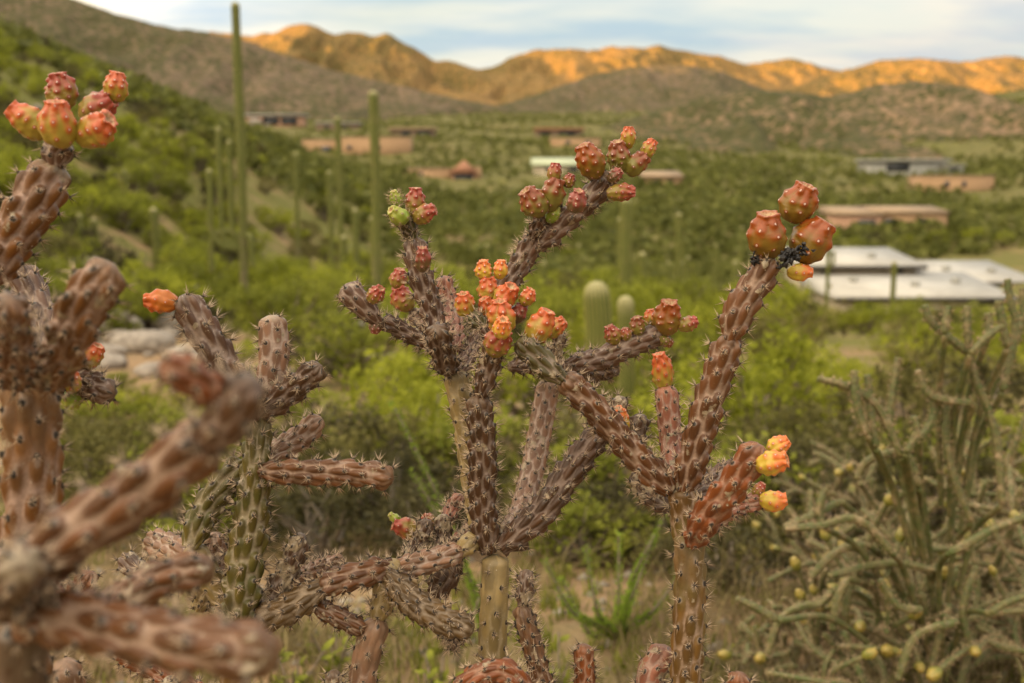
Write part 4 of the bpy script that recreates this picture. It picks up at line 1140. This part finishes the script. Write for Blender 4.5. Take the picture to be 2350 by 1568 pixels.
# ------------------------------------------------------------------ rocks
def boulder(px, py, w, h, label, mat=M_ROCK, grp=None):
    g = hit(px, py + h * .45)
    d = math.hypot(g[0], g[1])
    rx = w * K * d / 2; rz_ = max(h * K * d / 2, rx * .35)
    r_ = np.random.default_rng(int(px * 3 + py))
    nu, nv = 20, 12
    th = np.linspace(0, 2 * math.pi, nu, endpoint=False); ph = np.linspace(.02, math.pi - .02, nv)
    PH, TH = np.meshgrid(ph, th, indexing='ij')
    d3 = np.stack([np.sin(PH) * np.cos(TH), np.sin(PH) * np.sin(TH), np.cos(PH)], -1)
    pl = r_.normal(0, 1, (9, 3)); pl /= np.linalg.norm(pl, axis=1)[:, None]
    cut = np.min(r_.uniform(.68, .95, 9) / np.maximum(d3 @ pl.T, .12), axis=-1)
    rad = np.minimum(1, cut) * (1 + .06 * fbm(TH * 2, PH * 2, int(px), 3))
    v = (d3 * rad[..., None] * [rx, rx * .8, rz_]).reshape(-1, 3)
    fq = grid_faces(nv, nu, True)
    v = np.vstack([v, v[:nu].mean(0, keepdims=True), v[-nu:].mean(0, keepdims=True)])
    j = np.arange(nu); e = nu * nv
    tr = np.vstack([np.stack([np.full(nu, e), (j + 1) % nu, j], -1), np.stack([np.full(nu, e + 1), (nv - 1) * nu + j, (nv - 1) * nu + (j + 1) % nu], -1)])
    props = dict(label=label, category='rock')
    if grp: props['group'] = grp
    link('boulder', make_mesh('boulder', v, fq, tr, smooth=False), mat, None, (g[0], g[1], g[2] + rz_ * .45), **props)
RG = 'pale boulders in the dry wash'
RL = 'pale rounded boulder lying in the dry wash among shrubs'
boulder(330, 778, 150, 72, 'large pale flat boulder in the wash below the shaded bush')
for (px, py, w, h) in [(270, 735, 120, 66), (392, 728, 110, 60), (425, 806, 96, 50), (245, 824, 90, 50), (205, 768, 80, 50), (352, 846, 96, 44), (462, 764, 70, 40), (140, 728, 84, 50), (270, 690, 90, 44), (230, 655, 110, 34), (650, 692, 66, 30), (846, 815, 86, 62), (175, 640, 130, 34), (400, 712, 80, 40), (300, 660, 70, 30), (80, 670, 80, 36), (520, 700, 50, 22), (300, 735, 90, 34), (390, 760, 60, 30), (880, 850, 60, 36), (1290, 830, 70, 30), (430, 820, 70, 26), (250, 800, 80, 34), (1560, 850, 60, 34), (205, 610, 110, 24), (1280, 660, 60, 22), (830, 780, 60, 30), (2280, 905, 40, 40), (2380, 900, 36, 44)]:
    boulder(px, py, w, h, RL, grp=RG)
for k in range(34):
    w = rnd.uniform(26, 74); boulder(rnd.uniform(110, 900), rnd.uniform(630, 860), w, w * rnd.uniform(.4, .7), RL, grp=RG)
for k in range(22):
    w = rnd.uniform(14, 34); boulder(rnd.uniform(60, 620), rnd.uniform(170, 480), w, w * rnd.uniform(.4, .7), 'small brown rock outcrop on the rising stony hillside', grp='rocks on the stony hillside')

# ------------------------------------------------------------------ houses
def house(name, label, px0, px1, base_row, Y, blocks, rz=0.0, group=None):
    """blocks: dicts in metres, x from 0 to the house's width, z above its base"""
    g = hit((px0 + px1) / 2, base_row, 1500)
    sc = float(np.clip(g[1] / Y, .55, 1.5)); Y = Y * sc
    W = (px1 - px0) * K * Y / sc
    cx = ((px0 + px1) / 2 - 1175) * K * Y
    zb = row_z(base_row, Y)
    o = thing(name, (cx, Y, zb), label, 'house', group, rz)
    o.scale = (sc, sc, sc)
    for b in blocks:
        x0, x1 = (b['x'][0] - .5) * W, (b['x'][1] - .5) * W
        y0, y1 = b['y']; z1 = b['h']; zz0 = b.get('z0', -4.0)
        MB().box(x0, x1, y0, y1, zz0, z1).build('wall', b['wall'], o)
        ov = b.get('over', .3); th = b.get('th', .35); pit = b.get('pitch', 0.0)
        if b.get('pyr'):
            MB().pyramid(x0 - ov, x1 + ov, y0 - ov, y1 + ov, z1, z1 + b['pyr']).build('roof', b['roof'], o)
        else:
            D_ = y1 - y0
            ro = MB().box(x0 - ov, x1 + ov, y0 - ov, y1 + ov, z1 + .004, z1 + th, (z1 + th, z1 + th + pit * D_)).build('roof', b['roof'], o)
            for (va, vb) in b.get('vents', ()):
                vx, vy = x0 + (x1 - x0) * va, y0 + D_ * vb; vz = z1 + th + pit * D_ * vb
                MB().box(vx - .4, vx + .4, vy - .4, vy + .4, vz - .1, vz + .55).build('vent', M_GROOF, ro)
            if b.get('fascia'):
                MB().box(x0 - ov - .03, x1 + ov + .03, y0 - ov - .05, y0 - ov - .004, z1 - .15, z1 + th * .8).build('fascia', M_FASC, ro)
        for (a0, a1, c0, c1) in b.get('win', ()):
            wx0, wx1 = x0 + (x1 - x0) * a0, x0 + (x1 - x0) * a1
            f_ = MB().box(wx0 - .08, wx1 + .08, y0 - .08, y0 - .003, c0 - .08, c1 + .08).build('window', b.get('frame', M_FASC), o)
            MB().box(wx0, wx1, y0 - .10, y0 - .082, c0, c1).build('pane', M_PANE, f_)
    return o
house('house', 'large white flat-roofed house with stepped roofs and cream walls', 1915, 2400, 700, 112, [
    dict(x=(.0, .54), y=(9, 20), h=3.5, wall=M_CREAM, roof=M_WROOF, over=1.0, pitch=.12, fascia=True, vents=((.3, .5), (.7, .4)), win=((.12, .20, 2.2, 3.1), (.8, .88, 2.2, 3.1))),
    dict(x=(.0, .76), y=(-3, 8.8), h=1.0, wall=M_CREAM, roof=M_WROOF, over=.9, pitch=.13, fascia=True, vents=((.2, .6), (.55, .4), (.85, .55)), win=((.1, .2, -.9, .5), (.84, .93, -.9, .5))),
    dict(x=(.52, 1.05), y=(5, 17), h=1.9, wall=M_CREAM, roof=M_WROOF, over=.9, pitch=.12, fascia=True, vents=((.4, .5), (.8, .4)), win=((.72, .82, .5, 1.5),))])
house('adobe_house', 'long tan adobe house with a flat parapet beyond the tall saguaro', 700, 945, 356, 430, [
    dict(x=(.36, 1.0), y=(0, 12), h=7.2, wall=M_ADOBE, roof=M_TROOF, over=.1, th=.5, win=((.1, .16, 2.2, 4), (.5, .58, 2.2, 4.2))),
    dict(x=(.0, .36), y=(2, 12), h=6.2, wall=M_ADOBE, roof=M_TROOF, over=.1, th=.5, win=((.5, .72, .8, 3.6),))])
house('adobe_house', 'tan adobe house with a russet pyramid roof over a dark porch', 930, 1104, 412, 340, [
    dict(x=(.0, .66), y=(3, 12), h=3.4, wall=M_ADOBE, roof=M_TROOF, over=.2, th=.5, win=((.3, .36, 1, 2.4),)),
    dict(x=(.63, .93), y=(-1, 7), h=2.2, wall=M_ADOBE2, roof=M_RROOF, over=1.0, pyr=4.4, win=((.1, .9, -.6, 1.6),)),
    dict(x=(.9, 1.0), y=(2, 10), h=4.0, wall=M_ADOBE, roof=M_TROOF, over=.1, th=.4)])
house('house', 'low house with a grey flat roof and dark openings at the slope foot', 578, 705, 292, 600, [
    dict(x=(.0, 1.0), y=(0, 12), h=6.5, wall=M_ADOBE2, roof=M_GROOF, over=1.4, th=1.0, win=((.30, .58, 1.5, 5.6), (.62, .9, 1.5, 5.6), (.05, .2, 2.2, 5.0)))])
house('house', 'greyish brown low house beside the dark-windowed house on the slope', 735, 832, 300, 620, [
    dict(x=(.0, 1.0), y=(0, 10), h=4.2, wall=M_BROOF, roof=M_GROOF, over=.8, th=.8, win=((.2, .3, 1, 3), (.6, .75, 1, 3)))])
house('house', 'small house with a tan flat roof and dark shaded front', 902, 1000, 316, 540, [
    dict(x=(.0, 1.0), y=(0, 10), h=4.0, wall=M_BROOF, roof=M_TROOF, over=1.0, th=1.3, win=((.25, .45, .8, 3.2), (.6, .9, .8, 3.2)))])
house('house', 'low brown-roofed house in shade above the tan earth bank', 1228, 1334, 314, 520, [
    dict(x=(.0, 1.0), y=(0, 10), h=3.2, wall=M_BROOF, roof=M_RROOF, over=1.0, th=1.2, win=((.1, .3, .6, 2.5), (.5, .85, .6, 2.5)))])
house('adobe_house', 'small tan adobe house below the brown-roofed house', 1262, 1374, 338, 440, [
    dict(x=(.0, 1.0), y=(0, 9), h=3.6, wall=M_ADOBE, roof=M_TROOF, over=.1, th=.4, win=((.3, .4, 1.2, 2.6), (.7, .8, 1.2, 2.6)))])
house('house', 'house with a broad pale green flat roof behind the fruit cluster', 1226, 1356, 402, 300, [
    dict(x=(.0, 1.0), y=(0, 14), h=2.7, wall=M_CREAM, roof=M_PROOF, over=.8, th=.5, pitch=.16, win=((.2, .3, .8, 2.2), (.6, .75, .8, 2.2)))])
house('house', 'tan house with a pale flat roof on the valley slope', 1480, 1560, 430, 270, [
    dict(x=(.0, 1.0), y=(0, 10), h=2.6, wall=M_ADOBE, roof=M_TROOF, over=.6, th=.4, pitch=.15, win=((.2, .35, .6, 2), (.6, .75, .6, 2)))])
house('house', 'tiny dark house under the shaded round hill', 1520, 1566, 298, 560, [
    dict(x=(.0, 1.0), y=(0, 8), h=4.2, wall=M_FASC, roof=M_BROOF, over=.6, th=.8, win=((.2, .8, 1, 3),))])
house('house', 'grey flat-roofed modern house at the foot of the round hill', 1988, 2186, 402, 300, [
    dict(x=(.0, .86), y=(0, 12), h=4.0, wall=M_GROOF, roof=M_GROOF, over=1.0, th=.7, win=((.2, .5, 1.2, 3.4),)),
    dict(x=(.8, 1.0), y=(-3, 8), h=2.6, wall=M_GROOF, roof=M_GROOF, over=.6, th=.5, win=((.2, .7, .4, 2),))])
house('adobe_house', 'long tan adobe house below the grey modern house', 2108, 2268, 438, 250, [
    dict(x=(.0, 1.0), y=(0, 10), h=3.4, wall=M_ADOBE, roof=M_TROOF, over=.1, th=.4, win=((.3, .36, 1, 2.3), (.55, .6, 1, 2.3)))])
house('adobe_house', 'tan flat-roofed house half hidden by bushes above the white-roofed house', 1915, 2172, 530, 185, [
    dict(x=(.0, .4), y=(0, 10), h=2.8, wall=M_ADOBE2, roof=M_TROOF, over=.3, th=.5, pitch=.1, win=((.5, .85, .2, 2.0),)),
    dict(x=(.38, 1.0), y=(1, 9), h=3.1, wall=M_ADOBE, roof=M_TROOF, over=.3, th=.5, pitch=.1, win=((.1, .25, .4, 2.2), (.6, .7, .4, 2.2)))])

# ------------------------------------------------------------------ staghorn cholla bushes
def stag_mat():
    t = NT('skin_staghorn')
    p = t.pos()
    n1 = t.noise(30, 4, .6, p); n2 = t.noise(160, 3, .6, p)
    tb = t.attr('tub')
    c = t.mix(t.ramp(n1, .35, .65), (.074, .088, .023), (.175, .138, .056))
    c = t.mix(t.ramp(tb, .05, .45), (.10, .095, .045), c)
    c = t.mix(t.math('MULTIPLY', t.ramp(n1, .55, .72), .7), c, (.34, .24, .15))
    return t.out(c, .6, .3, n2, .3, .001)
M_STAG = stag_mat()
def stag_stem(o, wp, rad, seed, spines=True, name='stem'):
    wp = np.array(wp)
    L = float(np.sum(np.linalg.norm(np.diff(wp, axis=0), axis=1)))
    def rf(s, L_):
        tl = min(1.2 * rad, .3 * L_)
        x = np.clip((s - (L_ - tl)) / tl, 0, 1)
        return rad * np.maximum(.35, np.sqrt(np.clip(1 - x * x, 0, 1))) * (1 + .05 * np.sin(s * 40 + seed)) * (.82 + .18 * sstep(0, .04, s))
    org = np.array(o.location)
    v, fq, tr, at, al = tuber_surface(wp, rf, L, n=6, pitch=.019, H=.26, seed=seed, nu=20, ds=.005, origin=org, step=1 if seed % 2 else 5, twist=.4, awid=.002)
    so = link(name, make_mesh(name, v, fq, tr, at), M_STAG, o)
    if spines:
        sp = link('spines', spines_mesh(al, np.random.default_rng(seed + 77), 6, .013, .00062, pad=.0012), SPG, so)
        sp['kind'] = 'stuff'
    return so
def stag_plant(label, px, Y, height, n_main, seed, explicit=(), depth=2.4, rad=.0092, spread=.5, nf=20):
    r_ = np.random.default_rng(seed)
    b = col_at(px, Y); b[2] -= .03
    o = thing('staghorn_cholla', b, label, 'cactus')
    cnt = [seed * 100]
    ends = []
    def grow(p, d, L, lev):
        cnt[0] += 1
        n = 5; pts = [p]; q = p.copy(); dd = d.copy()
        bend = r_.normal(0, .36, 3)
        for k in range(n - 1):
            dd = dd + bend + np.array([0, 0, .10 if lev > 0 else .03]); dd /= np.linalg.norm(dd)
            q = q + dd * L / (n - 1); pts.append(q.copy())
        stag_stem(o, pts, rad * (1.25 if lev == 0 else 1.0 if lev == 1 else .82), cnt[0])
        if lev < 3:
            for k in range(r_.integers(2, 4) if lev < 2 else r_.integers(1, 4)):
                t = r_.uniform(.45, 1.0)
                m = min(n - 1, int(t * (n - 1)))
                a = r_.uniform(0, 6.28); side = np.array([math.cos(a), math.sin(a), 0])
                nd = dd * .55 + side * r_.uniform(.5, 1.0) + np.array([0, 0, r_.uniform(.0, .6)])
                nd /= np.linalg.norm(nd)
                grow(pts[m], nd, L * r_.uniform(.55, .9), lev + 1)
        else:
            ends.append((pts[-1], dd))
        if lev == 2 and r_.random() < .5: ends.append((pts[-1], dd))
    for i in range(n_main):
        a = 2 * math.pi * i / n_main + r_.uniform(-.3, .3)
        d = np.array([math.cos(a) * spread, math.sin(a) * spread, 1.0]); d /= np.linalg.norm(d)
        grow(b + [.02 * math.cos(a), .02 * math.sin(a), 0], d, height * r_.uniform(.36, .46), 0)
    for e in explicit:
        cnt[0] += 1
        dz = r_.uniform(-.12, .12)
        pts = [P(x, y, depth + dz) for (x, y) in e]
        stag_stem(o, pts, rad * 1.15, cnt[0])
        # tie the arm back to the bush
        root = pts[-1]
        hub = b + (root - b) * np.array([.35, .35, .6])
        if np.linalg.norm(root - hub) > .06:
            cnt[0] += 1
            stag_stem(o, [hub, hub * .5 + root * .5 + [0, .03, .04], root], rad * .9, cnt[0], spines=False)
            cnt[0] += 1
    r_.shuffle(ends)
    for (p, d) in ends[:nf]:
        stag_fruit(o, p, d, r_)
    return o
def stag_fruit(o, p, d, r_, size=.0140):
    """small yellow-green fruit at a stem end"""
    SEED[0] += 1
    s = size * r_.uniform(.8, 1.25)
    d = d / np.linalg.norm(d)
    org = np.array(o.location)
    def rf(q, L_):
        x = q / L_
        return s * np.sin(np.clip(x * .98 + .06, 0, 1) ** .85 * math.pi * .84) ** .7
    v, fq, tr, at, al = tuber_surface([p - d * .004, p + d * s * 1.2, p + d * s * 2.3], rf, s * 2.3, n=6, pitch=s * .62, H=.12, seed=SEED[0], nu=18, ds=s * .12, elong=False, origin=org, step=3, awid=.0016)
    link('fruit', make_mesh('fruit', v, fq, tr, at), FM['yellow'], o)
EXP1 = [
    [(1800, 1213), (1883, 1207), (1950, 1190), (2000, 1213), (2045, 1268)], [(1800, 1210), (1877, 1177), (1930, 1150)], [(1893, 1120), (1880, 1170), (1890, 1210)],
    [(1860, 1326), (1900, 1283), (1938, 1258), (1990, 1250)], [(1900, 1323), (1950, 1310), (2000, 1297), (2067, 1293), (2150, 1310)], [(1910, 1447), (1920, 1380), (1945, 1328)], [(1937, 1413), (1950, 1347), (1962, 1308)],
    [(2350, 1187), (2283, 1213), (2233, 1240), (2177, 1270)], [(2060, 1560), (2093, 1473), (2133, 1443), (2195, 1428)], [(2380, 1360), (2310, 1383), (2272, 1408)],
    [(1965, 1100), (1984, 1064), (2020, 1045), (2078, 1042), (2110, 1120)], [(2097, 955), (2102, 995), (2078, 1042)], [(1877, 869), (1943, 888), (1998, 918), (2030, 960), (2070, 1050)],
    [(2122, 700), (2136, 737), (2174, 773), (2226, 812)], [(2176, 702), (2170, 735), (2168, 768)], [(2220, 702), (2219, 740), (2224, 805)], [(2300, 748), (2262, 776), (2226, 814)], [(2267, 718), (2270, 740), (2266, 774)],
    [(2226, 815), (2237, 872), (2267, 940), (2289, 1023), (2300, 1160)], [(2312, 640), (2318, 690), (2330, 760), (2300, 900)], [(2345, 660), (2348, 720), (2330, 790)], [(2290, 690), (2300, 740), (2312, 800)],
    [(2105, 850), (2130, 905), (2180, 920), (2236, 925)], [(1763, 1500), (1780, 1440), (1807, 1407), (1850, 1390), (1880, 1388), (1915, 1352)], [(1690, 1374), (1740, 1397), (1785, 1425)],
    [(2145, 905), (2140, 960), (2110, 1010)], [(1990, 860), (2000, 960), (2010, 1030)], [(1960, 850), (1966, 930), (1990, 1000)], [(2060, 820), (2050, 900), (2040, 980)], [(2180, 920), (2170, 1000), (2190, 1100), (2230, 1200)],
    [(2020, 1330), (2060, 1390), (2110, 1400)], [(2240, 1300), (2210, 1400), (2230, 1500)], [(2130, 1560), (2150, 1480), (2180, 1390)],
]
stag_plant('sprawling grey-green staghorn cholla bush hung with small yellow fruit', 2210, 2.45, 1.0, 8, 3, EXP1, 2.35, nf=55)
stag_plant('upright grey-green staghorn cholla thicket behind the sprawling fruiting one', 2020, 3.4, .95, 7, 8, (), rad=.0092, spread=.55, nf=40)
stag_plant('small staghorn cholla with thin stems at the foot of the tall cane cholla', 1800, 2.7, .50, 5, 12, (), rad=.010, spread=.8, nf=10)
stag_plant('staghorn cholla with pale upright stems rising above the others', 2370, 2.9, 1.35, 6, 15, (), rad=.0092, spread=.4, nf=15)

# ------------------------------------------------------------------ ocotillo wands, leafy plants, grass and twigs
def wand(o, pts, r0, seed, leafy=True):
    r_ = np.random.default_rng(seed)
    path, L = catmull(np.array(pts), 26)
    T, N, B_ = frames(path)
    th = np.linspace(0, 2 * math.pi, 7, endpoint=False)
    rad = np.linspace(r0, r0 * .35, 26)
    v = path[:, None, :] + rad[:, None, None] * (np.cos(th)[None, :, None] * N[:, None, :] + np.sin(th)[None, :, None] * B_[:, None, :])
    org = np.array(o.location)
    s = link('cane', make_mesh('cane', v.reshape(-1, 3) - org, grid_faces(26, 7, True)), M_BARK, o)
    V = []; Q = []; rn = []
    for k in range(int(L / .0014)):
        i = r_.integers(1, 26); a = r_.uniform(0, 6.28)
        nn = math.cos(a) * N[i] + math.sin(a) * B_[i]
        d = nn + T[i] * r_.uniform(.2, .9); d /= np.linalg.norm(d); sd_ = np.cross(d, T[i]); sd_ /= np.linalg.norm(sd_) + 1e-9
        p = path[i] + T[i] * r_.uniform(-.5, .5) * L / 26 + nn * r0 * .5; l = r_.uniform(.010, .019)
        b = len(V); V += [p, p + d * l * .55 + sd_ * l * .26, p + d * l, p + d * l * .55 - sd_ * l * .26]; Q.append((b, b + 1, b + 2, b + 3)); rn += [r_.uniform()] * 4
    lo = link('leaves', make_mesh('leaves', np.array(V) - org, Q, None, dict(rnd=rn), smooth=False), LM['fresh'], s); lo['kind'] = 'stuff'
oc = thing('ocotillo', col_at(1430, 3.1), 'young ocotillo with bright green leafy canes behind the cane chollas', 'shrub')
base = np.array(oc.location)
for i, (a, b_) in enumerate([((1530, 1176), (1465, 1300)), ((1250, 1285), (1310, 1400)), ((1345, 1260), (1370, 1400)), ((1500, 1240), (1450, 1370)), ((1575, 1300), (1500, 1400)), ((1290, 1330), (1350, 1450)), ((1420, 1230), (1420, 1380))]):
    d = 3.0 + .06 * (i % 3)
    wand(oc, [base, (base + P(*b_, d)) / 2, P(*b_, d), P(*a, d)], .007, 60 + i)
oc2 = thing('ocotillo', col_at(1110, 3.0), 'slender ocotillo with two long green canes leaning behind the tan trunk', 'shrub')
base2 = np.array(oc2.location)
for i, (a, b_) in enumerate([((905, 936), (1000, 1130)), ((950, 1088), (1040, 1250))]):
    wand(oc2, [base2, (base2 + P(*b_, 2.9)) / 2 + [.02, 0, 0], P(*b_, 2.9), P(*a, 2.9)], .007, 80 + i)

def leaf_mesh():
    n = 7; V = []; Q = []
    for k in range(n):
        t = k / (n - 1); w = .24 * math.sin(math.pi * min(1, t * .93 + .05)) ** .8
        V += [(-w, t, .10 * t * t + .05 * w), (0, t, .10 * t * t - .02), (w, t, .10 * t * t + .05 * w)]
    for k in range(n - 1):
        b = k * 3; Q += [(b, b + 1, b + 4, b + 3), (b + 1, b + 2, b + 5, b + 4)]
    me = make_mesh('leaf', np.array(V), Q, None, dict(rnd=np.repeat(np.linspace(0, 1, n), 3))); me.materials.append(LM['mid']); return me
LEAF = leaf_mesh()
def leafy(px, Y, h, nleaf, seed, label=None):
    r_ = np.random.default_rng(seed)
    b = col_at(px, Y)
    o = thing('leafy_plant', b, label or 'small leafy green desert plant growing from bare tan soil', 'plant', None if label else 'small leafy plants on the soil')
    V = []; Q = []
    m = 5; tops = []
    for k in range(m):
        a = 2 * math.pi * k / m + r_.uniform(-.4, .4); L = h * r_.uniform(.7, 1.1); out = r_.uniform(.15, .55)
        pts = [np.zeros(3), np.array([math.cos(a) * out * L * .4, math.sin(a) * out * L * .4, L * .5]), np.array([math.cos(a) * out * L, math.sin(a) * out * L, L])]
        path, _ = catmull(pts, 8); bb = len(V)
        for q in path:
            for j in range(4):
                th = j * math.pi / 2; V.append(q + .003 * np.array([math.cos(th), math.sin(th), 0]))
        for q in range(7):
            for j in range(4): Q.append((bb + q * 4 + j, bb + q * 4 + (j + 1) % 4, bb + q * 4 + 4 + (j + 1) % 4, bb + q * 4 + 4 + j))
        tops.append(path)
    link('stem', make_mesh('stem', np.array(V), Q), M_TWIG, o)
    for k in range(nleaf):
        path = tops[k % m]; q = path[int(r_.uniform(.35, 1) * 7)]
        lf = link('leaf', LEAF, None, o, q)
        s = r_.uniform(.028, .055); lf.scale = (s, s, s)
        lf.rotation_euler = (r_.uniform(-.2, 1.1), r_.uniform(-.4, .4), r_.uniform(0, 6.28))
for i, (px, Y, h, n) in enumerate([(690, 2.3, .16, 22), (740, 2.7, .22, 24), (640, 2.6, .16, 18), (990, 2.5, .18, 24), (1040, 2.8, .22, 24), (930, 2.35, .12, 16), (1290, 2.6, .16, 20), (560, 3.0, .2, 18), (1660, 2.7, .14, 16), (820, 2.3, .10, 14), (1150, 2.4, .14, 16)]):
    leafy(px, Y, h, n, 300 + i)

def tufts(name, label, n, ylo, yhi, xr, blen, mat, seed, per=9, width=.0022, lean=.5, cluster=None):
    r_ = np.random.default_rng(seed)
    V = []; Q = []; rn = []
    for k in range(n):
        y = ylo * math.exp(r_.random() * math.log(yhi / ylo)); x = y * r_.uniform(*xr)
        if cluster is not None and fbm(x * 1.4, y * 1.4, cluster, 2) < r_.uniform(-.4, .3): continue
        z = tz(x, y)
        for q in range(per):
            a = r_.uniform(0, 6.28); L = blen * r_.uniform(.4, 1.2); o_ = r_.uniform(.1, 1) * lean
            d = np.array([math.cos(a) * o_, math.sin(a) * o_, 1.0]); d /= np.linalg.norm(d)
            sd_ = np.array([-math.sin(a), math.cos(a), 0]) * width * (1 + .3 * y / ylo)
            p = np.array([x, y, z]) + r_.normal(0, .02, 3) * [1, 1, 0]
            b = len(V); mid_ = p + d * L * .55; tip = p + d * L + np.array([math.cos(a), math.sin(a), -.35]) * L * .22 * lean
            V += [p - sd_, p + sd_, mid_ + sd_ * .8, mid_ - sd_ * .8, tip + sd_ * .15, tip - sd_ * .15]
            Q += [(b, b + 1, b + 2, b + 3), (b + 3, b + 2, b + 4, b + 5)]; rn += [r_.uniform()] * 6
    link(name, make_mesh(name, np.array(V), Q, None, dict(rnd=rn), smooth=False), mat, kind='stuff', label=label, category='grass' if 'grass' in name else 'twigs')
tufts('grass', 'low green grass and weeds on the tan soil', 2800, 1.9, 9, (-.62, .62), .085, LM['mid'], 5, cluster=4)
tufts('dry_grass', 'dry straw-coloured grass and stalks on the slope', 2000, 2.0, 10, (-.62, .66), .14, LM['dry'], 6, cluster=9, lean=.9)
tufts('dead_twigs', 'tangle of dead brown twigs under the staghorn cholla', 420, 2.1, 3.6, (.12, .62), .26, LM['dry'], 8, per=6, lean=1.7, width=.0016)

tufts('brushwood', 'low tangle of dry brown brushwood on the soil behind the cane chollas', 420, 2.8, 6, (-.5, .3), .30, LM['dry'], 18, per=7, lean=1.8, width=.0017, cluster=15)

def gravel():
    r_ = np.random.default_rng(91)
    n = 1500
    y = 1.7 * np.exp(r_.random(n) * math.log(12 / 1.7)); x = y * r_.uniform(-.6, .6, n); z = terrain(x, y)
    s = r_.uniform(.008, .03, n) * (1 + .12 * y)
    dirs = np.array([[1, 0, 0], [0, 1, 0], [-1, 0, 0], [0, -1, 0], [0, 0, .7], [0, 0, -.7]], float)
    V = np.stack([x, y, z], -1)[:, None, :] + dirs[None] * s[:, None, None] * r_.uniform(.6, 1.2, (n, 6, 1))
    T_ = np.array([(0, 1, 4), (1, 2, 4), (2, 3, 4), (3, 0, 4), (1, 0, 5), (2, 1, 5), (3, 2, 5), (0, 3, 5)])
    tr = (np.arange(n)[:, None, None] * 6 + T_[None]).reshape(-1, 3)
    link('gravel', make_mesh('gravel', V.reshape(-1, 3), None, tr, smooth=False), M_ROCK, kind='stuff', label='loose pale stones strewn over the soil', category='gravel')
gravel()
